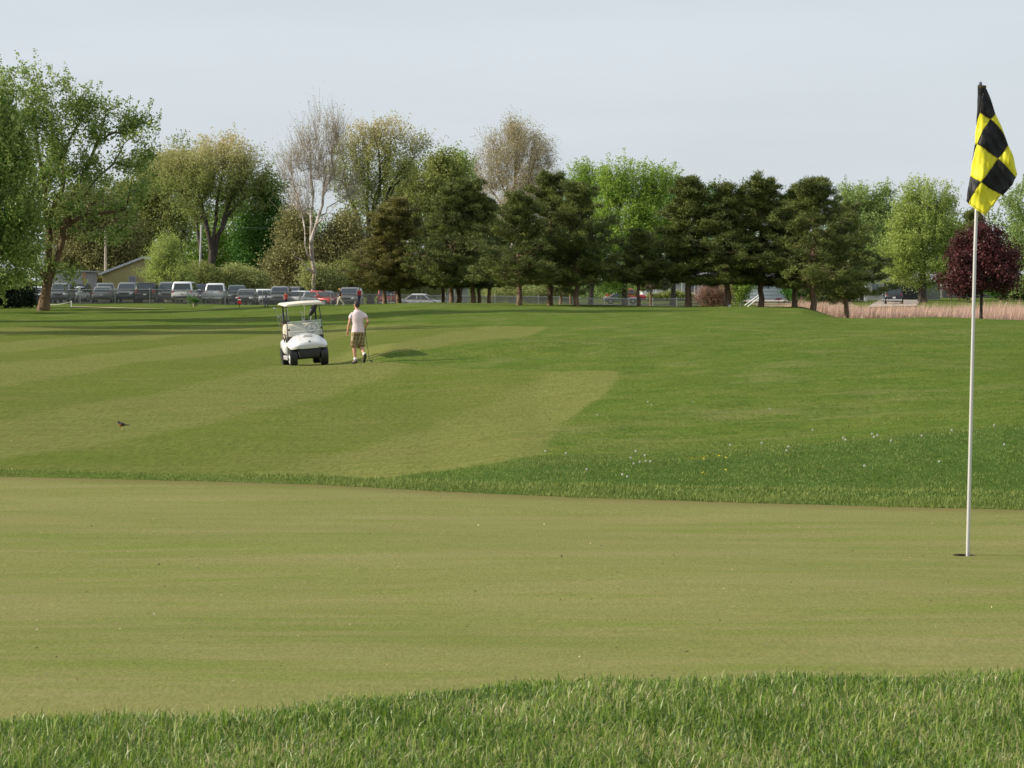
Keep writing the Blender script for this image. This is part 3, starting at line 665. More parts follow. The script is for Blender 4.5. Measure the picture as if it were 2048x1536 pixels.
make_tree('golden_tree', 'open many-stemmed tree with golden and pinkish leaves right of the bare white tree', 742, 300,
  [[(742, 602), (740, 540, 0), (736, 470, 0), (733, 400), (735, 330), (728, 280)], [(740, 500, 0), (752, 450), (775, 390), (805, 340), (838, 308)], [(738, 500, 0), (745, 430), (770, 350), (780, 290)], [(737, 510), (722, 460), (700, 400), (690, 340)], [(760, 430), (790, 370), (815, 350)], [(736, 470), (760, 380), (755, 290)]],
  [(730, 300, 45, 42), (780, 290, 40, 34), (820, 305, 34, 24), (700, 340, 40, 55), (760, 350, 60, 45), (800, 350, 36, 30), (720, 400, 50, 40), (845, 300, 12, 12)], L_gold, B_dark, 0.36, 250, 14, 0.19, 0.34, seed=19, shoots=2, shlen=1.9, twigs=2, ht=0.6, twigm=B_tan, group=G1, shell=0.45)
make_tree('mixed_tree', 'yellow-green tree with fresh green tips between the golden tree and the tan one', 862, 310,
  [[(862, 603), (860, 520, 0), (865, 420), (875, 350)], [(862, 480), (830, 420), (800, 390)], [(863, 450), (895, 390), (915, 330)]],
  [(860, 380, 65, 48), (905, 345, 30, 36), (830, 430, 70, 60), (900, 420, 50, 60), (875, 330, 22, 18)], L_olive, B_dark, 0.34, 260, 44, 0.22, 0.45, seed=23, shoots=1, twigs=1, twigm=B_tan, group=G1)
make_tree('spring_tree', 'bright green spiky tree top left of the tan bare crown', 912, 318, [[(912, 603), (912, 480, 0), (910, 360)]], [(912, 350, 28, 42), (895, 375, 30, 30), (930, 390, 25, 40)], L_spring, B_dark, 0.25, 90, 30, 0.2, 0.35, seed=24, shoots=2, twigs=1, twigm=B_tan, group=G1)
make_tree('budding_tree', 'high rounded tan crown of fine twigs just budding, above the middle pines', 1026, 335,
  [[(1026, 603), (1024, 520, 0), (1020, 430, 0), (1015, 370), (1010, 300)], [(1022, 460, 0), (1045, 400), (1065, 340), (1070, 290)], [(1020, 440), (1030, 370), (1035, 280)], [(1020, 450), (990, 390), (960, 350), (945, 330)], [(1024, 430), (1060, 400), (1095, 370)], [(1018, 410), (995, 350), (985, 290)]],
  [(1030, 305, 60, 48), (1065, 330, 50, 55), (995, 330, 45, 55), (955, 355, 26, 34), (1095, 350, 22, 40), (1010, 400, 70, 50), (1060, 400, 50, 50), (1030, 275, 30, 20)], L_tan, B_white, 0.34, 330, 16, 0.15, 0.45, seed=29, twigs=7, twigm=B_twig, group=G1, twlen=1.4, shell=0.4)
make_tree('green_tree', 'fresh green tree with spiky tips behind the left of the middle pines', 1180, 315, [[(1180, 603), (1180, 480, 0), (1165, 370)]], [(1165, 380, 28, 35), (1190, 400, 40, 50), (1140, 420, 30, 40)], L_spring, B_dark, 0.28, 120, 34, 0.2, 0.38, seed=37, shoots=2, shlen=1.6, twigs=1, twigm=B_tan, group=G1)
make_tree('green_tree', 'broad bright green tree in the gap behind the lowest dark pine', 1250, 300,
  [[(1250, 603), (1252, 500, 0), (1240, 400), (1232, 350)], [(1252, 500), (1290, 420), (1320, 350)]],
  [(1235, 375, 40, 42), (1275, 385, 40, 40), (1315, 375, 34, 36), (1250, 450, 62, 60), (1300, 450, 50, 60), (1240, 530, 60, 60)], L_spring, B_dark, 0.3, 300, 38, 0.2, 0.38, seed=41, shoots=2, shlen=1.7, twigs=1, twigm=B_tan, group=G1)
make_tree('green_tree', 'deep green tree behind the right pines, right of the brightest green tree', 1345, 318, [[(1345, 603), (1345, 480, 0), (1345, 380)]], [(1345, 395, 28, 34), (1330, 450, 45, 50), (1380, 460, 50, 60), (1425, 430, 35, 40), (1490, 425, 30, 35), (1570, 440, 40, 40)], L_deep, B_dark, 0.28, 190, 36, 0.22, 0.42, seed=43, shoots=2, shlen=1.6, twigs=1, twigm=B_tan, group=G1)
make_tree('green_tree', 'light green two-humped tree just right of the widest pine', 1725, 345,
  [[(1725, 603), (1725, 500, 0), (1720, 420)]], [(1725, 420, 44, 30), (1762, 418, 24, 34), (1694, 388, 10, 26), (1735, 470, 66, 50), (1775, 500, 50, 56), (1700, 540, 50, 40)], L_hazy, B_dark, 0.28, 300, 50, 0.22, 0.42, seed=47, shoots=1, shlen=1.6, twigs=1, twigm=B_tan, group=G1)
make_tree('yellow_green_tree', 'yellow-green tree with a thick dark trunk beside the driveway', 1845, 312,
  [[(1845, 604), (1845, 560, 0), (1848, 500, 0), (1845, 430), (1840, 395)], [(1847, 510), (1815, 450), (1800, 420)], [(1848, 500), (1880, 450), (1895, 410)]],
  [(1843, 415, 40, 32), (1884, 420, 26, 34), (1806, 425, 14, 28), (1850, 470, 66, 45), (1808, 500, 40, 50), (1896, 500, 36, 50), (1850, 545, 62, 26), (1790, 555, 22, 20)], L_pale, B_dark, 0.42, 300, 40, 0.2, 0.4, seed=53, shoots=2, shlen=1.9, twigs=1, twigm=B_tan, group=G1)
make_tree('edge_tree', 'blue-green tree cut by the right edge of the picture', 2062, 320,
  [[(2062, 604), (2060, 500, 0), (2055, 420)]], [(2050, 415, 40, 42), (2070, 470, 55, 60), (2110, 430, 60, 60), (2045, 540, 40, 50)], L_hazy, B_dark, 0.35, 240, 50, 0.22, 0.5, seed=59, shoots=1, group=G1)
make_tree('maple_tree', 'small round tree with dark purple leaves behind the flagstick', 1962, 150,
  [[(1961, 637), (1963, 590, 0), (1963, 540, 0), (1960, 490)], [(1963, 570, 0), (1935, 530), (1915, 500)], [(1963, 565), (1990, 520), (2010, 490)]],
  [(1962, 485, 50, 36), (1925, 520, 38, 30), (2000, 510, 44, 42), (1930, 565, 46, 26), (1965, 540, 60, 45), (2010, 560, 30, 28), (1905, 570, 22, 16)], L_maple, B_dark, 0.085, 260, 60, 0.125, 0.22, seed=61)
make_tree('young_willow', 'pale green wispy young tree standing before the tan barn', 334, 258, [[(334, 604), (334, 560, 0), (336, 500)]], [(336, 505, 12, 16), (331, 530, 22, 20), (342, 562, 24, 22), (318, 555, 14, 18)], L_pale, B_tan, 0.10, 110, 30, 0.13, 0.25, seed=67, twigs=3)
def bush(label, px, d, blobs, mat, seed, nt=60, npl=50, ls=0.14, nm='shrub', py0=604, group='bushes behind the car park', tw=2, sg=0.3):
    return make_tree(nm, label, px, d, [[(px, py0), (px, py0 - 8, 0)]], blobs, mat, B_tan, 0.06, nt, npl, ls, sg, twigs=tw, twlen=0.6, twigm=B_tan, seed=seed, cat='bush', group=group)
bush('low olive bush behind the white minivan', 395, 262, [(395, 560, 32, 24), (420, 575, 25, 22)], L_olive, 71)
bush('rounded pale green bush left of the golf cart roof line', 485, 264, [(478, 562, 30, 22), (508, 572, 28, 18), (455, 575, 20, 18)], L_bush, 72, 90)
bush('pale green bush between the small figure in black and the bare tree', 640, 264, [(632, 562, 30, 22), (662, 572, 26, 20)], L_bush, 73, 90)
bush('tall yellow-green bush behind the two small walking figures', 712, 266, [(700, 558, 36, 30), (740, 565, 40, 26)], L_olive, 74, 90)
bush('grey-green bush in the gap between the two left pine groups', 835, 290, [(820, 575, 30, 20), (860, 578, 30, 16)], L_bush, 75, 60)
bush('long low hedge of pale green behind the middle pine trunks', 1060, 300, [(1000, 588, 40, 14), (1060, 586, 45, 16), (1115, 588, 40, 14)], L_bush, 76, 90)
bush('reddish bare-stemmed shrub between two pine trunks near the white house', 1424, 205, [(1420, 598, 24, 16), (1435, 600, 26, 12)], L_red, 77, 60, 30, 0.08, py0=612, group='shrubs by the white house', tw=6)
bush('leafy green small tree with a dark crooked stem before the white garage', 1470, 330, [(1478, 585, 20, 18), (1462, 575, 18, 14)], L_spring, 78, 60, 40, 0.16, py0=604, group='shrubs by the white house')
bush('dark green shrub between the two thickest right pine trunks', 1602, 330, [(1595, 583, 28, 18), (1640, 585, 26, 18)], L_deep, 79, 70, 60, 0.18, py0=604, group='shrubs by the white house')
bush('brown-green thicket left of the grey posts', 1668, 320, [(1665, 588, 20, 14), (1690, 586, 14, 14)], L_brown, 80, 50, 40, py0=604, group='shrubs by the white house')
bush('green shrub at the right edge under the blue-green tree', 2010, 330, [(2005, 578, 30, 18), (2040, 583, 26, 16)], L_deep, 81, 60, 60, 0.18, py0=604, group='shrubs by the white house')
bush('small low round bush on the grass before the fence', 388, 212, [(388, 608, 5, 4)], L_deep, 82, 24, 40, 0.07, 'small_bush', 613, None, 0, 0.08)
dk = bush('near-black evergreen thicket at the left edge below the tree crowns', 15, 207, [(0, 585, 40, 30), (35, 590, 38, 26), (-50, 580, 50, 36), (20, 570, 35, 25), (52, 600, 22, 14)], L_black, 83, 170, 90, 0.16, 'evergreen_thicket', 614, None, 0)
# ---- pines
def pine_meshes(seed, H=8.6, W=2.4, hb=1.7, mat=L_pine, lean=0.0, open_=0.0):
    r = np.random.RandomState(seed); tr_ = [np.array([0, 0, -0.2])]
    nz_ = 14
    for i in range(1, nz_ + 1):
        z_ = H * i / nz_; tr_.append(np.array([lean * z_ + 0.05 * r.randn(), 0.05 * r.randn(), z_]))
    tr_ = np.array(tr_); tz = tr_[:, 2]
    trr = lambda z_: 0.155 * (1 - z_ / H) ** 0.8 + 0.012
    P0, P1, R0, R1 = list(tr_[:-1]), list(tr_[1:]), [trr(max(q, 0)) * (1.25 if q < 0.1 else 1) for q in tz[:-1]], [trr(q) for q in tz[1:]]
    Cs, Ds, Tn = [], [], []
    z_ = hb
    while z_ < H - 0.1:
        t_ = (z_ - hb) / (H - hb); prof = (0.80 + 0.20 * math.sin(math.pi * min(1, t_ * 2.2))) * (1 - t_) ** 0.66 * 1.10 + 0.05
        nb_ = r.randint(4, 7); a0 = r.rand() * 6.28; wl = r.uniform(0.68, 1.18); ctint = r.rand()
        for k in range(nb_):
            if r.rand() < (0.14 + open_ if t_ < 0.65 else 0.05): continue
            a_ = a0 + 6.28 * k / nb_ + r.randn() * 0.25; ln = W * prof * wl * r.uniform(0.45, 1.3) + 0.12
            zb = z_ + r.uniform(-0.15, 0.15); s0 = np.array([lean * zb, 0, zb]); rise = 0.12 + 0.38 * t_ + r.randn() * 0.12
            dh = np.array([math.cos(a_), math.sin(a_), 0]); prev = s0; ns = max(2, int(ln / 0.4)); bt = np.clip(ctint * 0.5 + r.rand() * 0.6, 0, 1)
            for j in range(1, ns + 1):
                f = j / ns; p = s0 + dh * ln * f + np.array([0, 0, rise * ln * (f * 0.55 + 0.45 * f * f) - 0.10 * ln * math.sin(math.pi * f)]) + r.randn(3) * 0.05
                P0.append(prev); P1.append(p); rb = 0.05 * (1 - t_ * .6); R0.append(rb * (1 - (f - 1 / ns)) + 0.01); R1.append(rb * (1 - f) + 0.008)
                if f > 0.22:
                    sd_ = np.array([-dh[1], dh[0], 0])
                    for q in range(3):
                        so_ = r.uniform(-1, 1) * 0.42 * ln * (0.25 + 0.55 * math.sin(math.pi * min(1, f * 0.8)));
                        c_ = p + sd_ * so_ + dh * abs(so_) * 0.35 + np.array([0, 0, r.uniform(-0.02, 0.22)])
                        if abs(so_) > 0.25: P0.append(p); P1.append(c_); R0.append(0.014); R1.append(0.008)
                        Cs.append(c_); Ds.append(dh * 0.5 + sd_ * so_ * 0.6 + np.array([0, 0, 0.55 + 0.3 * t_])); Tn.append(bt)
                prev = p
        z_ += r.uniform(0.30, 0.46)
    for _ in range(10):     # upright leader shoots at the top
        a_ = r.rand() * 6.28; h_ = r.uniform(0.74, 0.95) * H; rr_ = r.uniform(0.1, 0.8) * (1.05 - h_ / H) * 2.6; b0 = np.array([lean * h_ + rr_ * math.cos(a_), rr_ * math.sin(a_), h_]); L_ = r.uniform(0.3, 1.0)
        P0.append(np.array([lean * h_, 0, h_ - 0.4])); P1.append(b0); R0.append(0.02); R1.append(0.015); P0.append(b0); P1.append(b0 + [0, 0, L_]); R0.append(0.015); R1.append(0.01)
        for f_ in (0.2, 0.5, 0.8, 1.0): Cs.append(b0 + np.array([0, 0, L_ * f_])); Ds.append(np.array([0.2 * math.cos(a_), 0.2 * math.sin(a_), 1.])); Tn.append(0.7)
    for _ in range(3): Cs.append(np.array([lean * H, 0, H - 0.25]) + r.randn(3) * [0.12, 0.12, 0.25]); Ds.append(np.array([0, 0, 1.])); Tn.append(0.6)
    Cs, Ds, Tn = np.array(Cs), np.array(Ds), np.array(Tn)
    V, f = tubes(np.array(P0), np.array(P1), np.array(R0), np.array(R1)); tm = raw_mesh('trunk', V, f, 4, B_pine)
    kb = max(10, int(56000 / len(Cs))); n_ = len(Cs) * kb
    c = np.repeat(Cs, kb, 0) + r.randn(n_, 3) * np.array([0.13, 0.13, 0.09]); d = np.repeat(Ds, kb, 0) * 0.6 + r.randn(n_, 3) * 0.55; d /= np.linalg.norm(d, axis=1, keepdims=True)
    w_ = np.cross(d, r.randn(n_, 3)); w_ /= np.linalg.norm(w_, axis=1, keepdims=True); ln = (0.16 + 0.12 * r.rand(n_))[:, None]
    V = np.stack([c - w_ * 0.022, c + w_ * 0.022, c + d * ln], 1).reshape(-1, 3); nm_ = raw_mesh('needles', V, np.arange(3 * n_), 3, mat)
    attr(nm_, 'tint', np.clip(np.repeat(np.clip(Tn * 0.6 + 0.55 * (r.rand(len(Tn)) - 0.15), 0, 1.1), kb) * 0.8 + 0.2 * r.rand(n_) + 0.12 * r.randn(n_), 0, 1), 'FACE'); return tm, nm_
PM = [pine_meshes(101, open_=0.06), pine_meshes(102, W=2.1, mat=L_pine, open_=0.14), pine_meshes(103, W=2.6, hb=1.9, lean=0.02), pine_meshes(104, W=2.3, mat=L_pineo, hb=1.6), pine_meshes(105, W=2.0, open_=0.24, hb=1.9), pine_meshes(106, W=2.7, hb=1.7), pine_meshes(107, W=2.7, hb=2.9)]
PG = 'pines along the ridge'
pines = [ # base px, distance, top px y, width factor, variant, label
 (769, 212, 425, 1.35, 3, 'leftmost ridge pine, brownish, its trunk beside the small red vehicle'),
 (798, 214, 405, 1.45, 3, 'second ridge pine from the left, brown-green, trunk just right of the red vehicle'),
 (886, 214, 420, 1.1, 4, 'pine with the leftmost trunk of the cluster right of the white car'),
 (902, 208, 378, 1.2, 0, 'pine with a pale trunk, second of the cluster right of the white car'),
 (916, 212, 372, 1.15, 5, 'pine with the tallest dome, third trunk of the cluster right of the white car'),
 (946, 209, 366, 1.2, 2, 'pine with a pale scarred trunk, left one of the close pair'),
 (957, 213, 400, 1.05, 1, 'pine close behind its neighbour, dark trunk, middle of the left ridge group'),
 (979, 210, 408, 1.1, 4, 'pine whose thin trunk stands alone at the right of the left ridge group'),
 (1038, 182, 392, 1.45, 0, 'pine with a flaky pale trunk standing forward of the ridge fence, left of middle'),
 (1100, 186, 352, 1.25, 2, 'tallest middle pine, slim-topped, left of the pine with yellowish low branches'),
 (1155, 184, 372, 1.3, 5, 'middle pine with yellowish low branches facing the sun'),
 (1122, 226, 440, 0.85, 1, 'small pine behind the two middle pines, left one of the rear pair'),
 (1141, 228, 450, 0.85, 4, 'small pine behind the two middle pines, right one of the rear pair'),
 (1277, 186, 462, 1.45, 6, 'lowest and darkest pine, flat-topped, before the grey sedan'),
 (1376, 186, 368, 1.55, 4, 'thin open pine with a long visible trunk in front of the porch'),
 (1302, 232, 470, 0.9, 6, 'small dark pine with a thin trunk at the left end of the porch'),
 (1453, 186, 376, 1.55, 0, 'pine with a dark trunk right of the reddish shrub'),
 (1521, 187, 362, 1.35, 1, 'narrow ragged-topped pine beside the white diagonal rails'),
 (1590, 188, 392, 1.45, 4, 'pine with a slim black trunk touching the thin white pole'),
 (1625, 184, 364, 1.4, 5, 'widest and fullest pine, thickest trunk, right end of the row'),
 (1692, 205, 412, 1.35, 2, 'dark pine hidden behind the widest one, its shaded side facing right')]
rp_ = random.Random(4)
for i, (px, d, ty, wf, vr, lb) in enumerate(pines):
    B = ground(px, d); top = at(px, ty, d); Ht = top.z - B.z; root = thing('pine_tree', lb, 'pine tree', B, rp_.uniform(0, 6.28), PG)
    k = Ht / 8.6; root.scale = (k * wf * 0.92, k * wf * 0.92, k)
    link('trunk', PM[vr][0], root); link('needles', PM[vr][1], root)
B = ground(1946, 352); sp_ = thing('spruce_tree', 'small dark conifer on the horizon directly behind the flagstick', 'spruce tree', B, 1.0); sp_.scale = (1.25, 1.25, 1.3)
link('trunk', PM[1][0], sp_); link('needles', PM[1][1], sp_)
# ---- far wood that closes the view between the nearer trees
r = np.random.RandomState(77); C = []
def woodband(x0, x1, top, bot, d0, d1, n_):
    for _ in range(n_):
        px = r.uniform(x0, x1); d = r.uniform(d0, d1); tp = np.interp(px, [p[0] for p in top], [p[1] for p in top]) + 9 * math.sin(px * 0.05) + 6 * math.sin(px * 0.13 + d)
        py = tp + (bot - tp) * r.rand() ** 1.1; C.append(np.array(at(px, py, d)))
woodband(-500, 2600, [(-500, 430), (50, 420), (150, 400), (250, 380), (600, 430), (900, 430), (1150, 440), (1350, 455), (1650, 440), (1900, 428), (2050, 432), (2600, 430)], 600, 420, 450, 4200)
me = leaves_mesh('distant_wood', np.array(C), 34, 0.85, 0.42, leafmat('leaf_wood', (0.080, 0.130, 0.045), (0.200, 0.260, 0.100), 0.25), r)
o = link('distant_wood', me); tag(o, 'far continuous line of green woods behind the houses', 'woods', kind='stuff')
# ---- reeds in the hollow
n = 60000; pxr = 1535 + r.rand(n) ** 0.85 * 900; d = 206 + r.rand(n) * 40; xs = (pxr - 1024) / F * d
hh = 1.22 * np.clip((pxr - 1500) / 120, 0.45, 1) * (0.9 + 0.2 * patchy(xs, d, 0.3))
M_reed = leafmat('dry_reed', (0.31, 0.205, 0.155), (0.52, 0.38, 0.305), 0.3, 0.8)
o = link('dry_reeds', blades('dry_reeds', xs, d, height(xs, d) - 0.05, hh, 0.045, M_reed, 0.14, 1, 12)); tag(o, 'band of dry pinkish beige reeds behind the right ridge', 'reeds', kind='stuff')
# ================================================================ GROUND COVERINGS FAR OFF
def sheet_px(name, quads, mat, dz=0.05, kind='structure', nx=24, ny=6):
    """a sheet laid on the ground: quads given as 4 (px, distance) corners"""
    V, f = [], []
    for q in quads:
        P = [((p[0] - 1024) / F * p[1], p[1]) for p in q]
        b0 = len(V)
        for j in range(ny + 1):
            for i in range(nx + 1):
                u, v_ = i / nx, j / ny
                x = (P[0][0] * (1 - u) + P[1][0] * u) * (1 - v_) + (P[3][0] * (1 - u) + P[2][0] * u) * v_
                y = (P[0][1] * (1 - u) + P[1][1] * u) * (1 - v_) + (P[3][1] * (1 - u) + P[2][1] * u) * v_
                V.append((x, y, gz(x, y) + dz))
        for j in range(ny):
            for i in range(nx): a = b0 + j * (nx + 1) + i; f.append((a, a + 1, a + nx + 2, a + nx + 1))
    return tag(link(name, raw_mesh(name, V, f, 4, mat, True)), kind=kind)
M_asph = turf('asphalt', [(0.075, 0.073, 0.070), (1.5, 4, (0.11, 0.105, 0.10), 0.4, 0.7, 0.6, None)], 0.8, 0.2)
M_conc = turf('concrete', [(0.36, 0.32, 0.27), (0.8, 4, (0.42, 0.38, 0.33), 0.4, 0.7, 0.6, None)], 0.85, 0.2)
M_sand = turf('sandy_path', [(0.40, 0.32, 0.20), (2, 4, (0.5, 0.42, 0.3), 0.4, 0.7, 0.6, None)], 0.9, 0.4)
M_dry = turf('dry_lawn', [(0.27, 0.20, 0.12), (0.6, 5, (0.20, 0.20, 0.07), 0.45, 0.65, 0.7, None)], 0.9, 0.3)
M_lawn = turf('lawn', [(0.105, 0.165, 0.028), (0.3, 5, (0.15, 0.18, 0.04), 0.4, 0.6, 0.7, None)], 0.9, 0.3)
sheet_px('car_park', [[(-300, 234), (1160, 255), (1160, 292), (-300, 272)]], M_asph, 0.05, nx=60)
sheet_px('road', [[(1130, 340), (2300, 322), (2300, 329), (1130, 350)]], M_asph, 0.06, nx=60)
sheet_px('driveway', [[(1735, 268), (1832, 270), (1845, 360), (1765, 372)]], M_conc, 0.08)
sheet_px('garage_forecourt', [[(1480, 352), (1585, 349), (1575, 392), (1490, 392)]], M_conc, 0.08)
sheet_px('dry_lawn', [[(1540, 262), (1720, 262), (1700, 320), (1500, 330)]], M_dry, 0.07)
sheet_px('sandy_path', [[(143, 207), (330, 201), (332, 203.5), (143, 210)], [(418, 199), (508, 199.5), (505, 202), (425, 201.5)]], M_sand, 0.04, nx=20, ny=2)

# ================================================================ CHAIN LINK FENCE
M_galv = paint('galvanised_steel', (0.42, 0.42, 0.40), 0.45, 0.6)
M_wire = paint('fence_wire', (0.13, 0.13, 0.125), 0.5, 0.3)
fpath = [(-120, 227), (300, 229), (600, 232), (900, 240), (1160, 254), (1400, 262)]
pts = []
for i in range(len(fpath) - 1):
    a, b_ = [Vector(((p[0] - 1024) / F * p[1], p[1], 0)) for p in (fpath[i], fpath[i + 1])]
    n_ = max(1, round((b_ - a).length / 3.0))
    for k in range(n_): pts.append(a + (b_ - a) * k / n_)
pts.append(b_)
fence = thing('chain_link_fence', 'long low grey chain-link fence running along the front of the car park', 'fence', (pts[0].x, pts[0].y, gz(pts[0].x, pts[0].y)))
O = Vector(fence.location); FH = 1.22
prs = MB().tube([(0, 0, -0.1), (0, 0, FH + 0.06)], 0.035, 6).ell((0, 0, FH + 0.07), (0.042, 0.042, 0.035), 6, 4).mesh('post', M_galv)
for i, p in enumerate(pts):
    z0 = gz(p.x, p.y); q = link('post', prs, fence); q.location = Vector((p.x, p.y, z0)) - O
    if i + 1 < len(pts):
        p2 = pts[i + 1]; z1 = gz(p2.x, p2.y); a = Vector((p.x, p.y, z0)) - O; b_ = Vector((p2.x, p2.y, z1)) - O
        MB().tube([a + Vector((0, 0, FH)), b_ + Vector((0, 0, FH))], 0.022, 5).build('top_rail', M_galv, fence, fixn=False)
        # woven wires of this bay
        L = (b_ - a).length; Z = Vector((0, 0, 1)); ss = 0.078; P0, P1 = [], []
        nW = int((L + FH) / ss)
        for k in range(nW):
            for sg in (1, -1):
                s0 = k * ss - (FH if sg > 0 else 0); s1 = s0 + sg * FH
                z_a, z_b = 0.02, FH - 0.01
                # clip to bay
                u0, u1, w0, w1 = s0, s1, z_a, z_b
                def cl(u, w, uo, wo, lim):
                    f_ = (lim - u) / (uo - u); return lim, w + (wo - w) * f_
                if (u0 < 0 and u1 < 0) or (u0 > L and u1 > L): continue
                if u0 < 0: u0, w0 = cl(u0, w0, u1, w1, 0)
                if u1 < 0: u1, w1 = cl(u1, w1, u0, w0, 0)
                if u0 > L: u0, w0 = cl(u0, w0, u1, w1, L)
                if u1 > L: u1, w1 = cl(u1, w1, u0, w0, L)
                P0.append(a.lerp(b_, u0 / L) + Z * w0); P1.append(a.lerp(b_, u1 / L) + Z * w1)
        P0, P1 = np.array([tuple(v_) for v_ in P0]), np.array([tuple(v_) for v_ in P1])
        V, f = tubes(P0, P1, np.full(len(P0), 0.0092), np.full(len(P0), 0.0092))
        tag(link('wire_mesh', raw_mesh('wire_mesh', V, f, 4, M_wire), fence), kind='stuff')

# ================================================================ VEHICLES
M_glass = paint('dark_glass', (0.035, 0.045, 0.055), 0.06, 0, 0.05, 1, 0.3)
M_tyre = paint('tyre_rubber', (0.018, 0.018, 0.018), 0.8)
M_rim = paint('alloy_rim', (0.45, 0.45, 0.46), 0.3, 0.8)
M_hl = paint('headlight_glass', (0.75, 0.75, 0.72), 0.12, 0.2)
M_tl = paint('tail_light', (0.45, 0.02, 0.015), 0.2)
M_trim = paint('black_trim', (0.02, 0.02, 0.022), 0.5)
M_chrome = paint('chrome', (0.6, 0.6, 0.6), 0.15, 1.0)
M_plate = paint('number_plate', (0.7, 0.7, 0.68), 0.4)
_pc = {}
def carpaint(c):
    if c not in _pc: _pc[c] = paint('car_paint', c, 0.28, 0.25, 0.04, 2, 0.6)
    return _pc[c]
SPEC = {  # length, width, height, belt height, hood height; stations of the glasshouse: base front, top front, top rear, base rear (fractions of the length from the front)
 'suv':   (4.7, 1.86, 1.76, 1.08, 1.02, 0.27, 0.41, 0.93, 0.985),
 'van':   (4.9, 1.95, 1.82, 1.02, 0.98, 0.14, 0.30, 0.95, 0.995),
 'sedan': (4.7, 1.78, 1.44, 0.92, 0.86, 0.28, 0.43, 0.70, 0.86),
 'wagon': (4.5, 1.76, 1.50, 0.92, 0.88, 0.24, 0.38, 0.88, 0.97),
 'pickup': (5.5, 1.92, 1.80, 1.10, 1.08, 0.24, 0.34, 0.52, 0.57),
 'jeep':  (4.0, 1.72, 1.75, 1.10, 1.06, 0.30, 0.34, 0.96, 0.985)}
def car(kind, colr, label, px, d, rz, top=None, group='cars parked behind the fence', cat=None):
    """front of the vehicle looks towards -Y before turning by rz"""
    L, W, H, BH, HH, g0, g1, g2, g3 = SPEC[kind]
    B = ground(px, d); B.z += 0.05
    root = thing({'suv': 'parked_suv', 'van': 'parked_minivan', 'sedan': 'parked_car', 'wagon': 'parked_car', 'pickup': 'pickup_truck', 'jeep': 'parked_jeep'}[kind], label, cat or {'suv': 'car', 'van': 'minivan', 'sedan': 'car', 'wagon': 'car', 'pickup': 'pickup truck', 'jeep': 'jeep'}[kind], B, rz, group)
    mt = carpaint(colr); hw = W / 2
    def ring(y, w_, z0, z1, e=4.5, n=20):
        zc, hz = (z0 + z1) / 2, (z1 - z0) / 2; out = []
        for k in range(n):
            a = 2 * math.pi * (k + 0.5) / n; c, s = math.cos(a), math.sin(a)
            sx_ = math.copysign(abs(c) ** (2 / e), c); sz = math.copysign(abs(s) ** (2 / e), s)
            shr = 1 - 0.05 * max(0, sz) ** 2 - 0.04 * max(0, -sz)
            out.append((sx_ * w_ * shr, y, zc + sz * hz))
        return out
    y0 = -L / 2; yy = lambda f: y0 + L * f
    rb = MB()
    bed = kind == 'pickup'; tailh = BH if kind in ('suv', 'van', 'jeep', 'pickup') else BH + 0.02
    st = [(0.0, 0.80, 0.36, HH - 0.22), (0.02, 0.90, 0.26, HH - 0.12), (0.07, 0.97, 0.24, HH - 0.05), (g0 - 0.03, 1, 0.24, HH), (g0 + 0.02, 1, 0.24, BH - 0.03), (0.5, 1, 0.24, BH), (0.9, 1, 0.25, tailh), (0.975, 0.97, 0.28, tailh - 0.02), (1.0, 0.90, 0.34, tailh - 0.10)]
    if bed: st = [s for s in st if s[0] < 0.55] + [(0.58, 1, 0.30, BH), (0.98, 1, 0.34, BH), (1.0, 0.97, 0.38, BH - 0.03)]
    rb.loft([ring(yy(f), hw * w_, z0, z1) for f, w_, z0, z1 in st])
    rb.build('body', mt, root, smooth=True)
    if bed:
        MB().box((0, yy(0.78), BH + 0.003), (hw * 0.82, L * 0.185, 0.004)).build('cargo_bed', M_trim, root)
    # glasshouse: roof and pillars in body colour, panes proud of it
    tw, bw = hw * 0.80, hw * 0.94; z0, z1 = BH - 0.06, H
    yb0, yt0, yt1, yb1 = yy(g0), yy(g1), yy(g2), yy(g3)
    A = [(-bw, yb0, z0), (bw, yb0, z0), (bw, yb1, z0), (-bw, yb1, z0)]; T = [(-tw, yt0, z1 - 0.07), (tw, yt0, z1 - 0.07), (tw, yt1, z1 - 0.07), (-tw, yt1, z1 - 0.07)]
    T2 = [(-tw * 0.86, yt0 + 0.14, z1), (tw * 0.86, yt0 + 0.14, z1), (tw * 0.86, yt1 - 0.10, z1), (-tw * 0.86, yt1 - 0.10, z1)]
    MB().loft([A, T, T2]).build('cabin', mt, root, bevel=0.05)
    def pane(nm, a, b_, c, d_, off, ins=(0.07, 0.09, 0.10), split=None):
        a, b_, c, d_ = map(Vector, (a, b_, c, d_)); n_ = (b_ - a).cross(d_ - a).normalized()
        if n_.dot(Vector(off)) < 0: n_ = -n_
        ul = lambda u, v_: (a.lerp(b_, u)).lerp(d_.lerp(c, u), v_)
        us = [(ins[0], 1 - ins[0])] if not split else split
        for u0, u1 in us:
            q = [ul(u0, ins[1]), ul(u1, ins[1]), ul(u1, 1 - ins[2]), ul(u0, 1 - ins[2])]
            MB().poly([p - n_ * 0.01 for p in q], n_ * 0.028).build(nm, M_glass, root)
    pane('windscreen', A[0], A[1], T[1], T[0], (0, -1, 0))
    pane('rear_window', A[2], A[3], T[3], T[2], (0, 1, 0), (0.08, 0.14, 0.12))
    sp2 = [(0.06, 0.46), (0.50, 0.74), (0.78, 0.93)] if kind in ('suv', 'van', 'wagon') else [(0.08, 0.50), (0.55, 0.92)]
    pane('side_window', A[1], A[2], T[2], T[1], (1, 0, 0), (0, 0.12, 0.08), sp2)
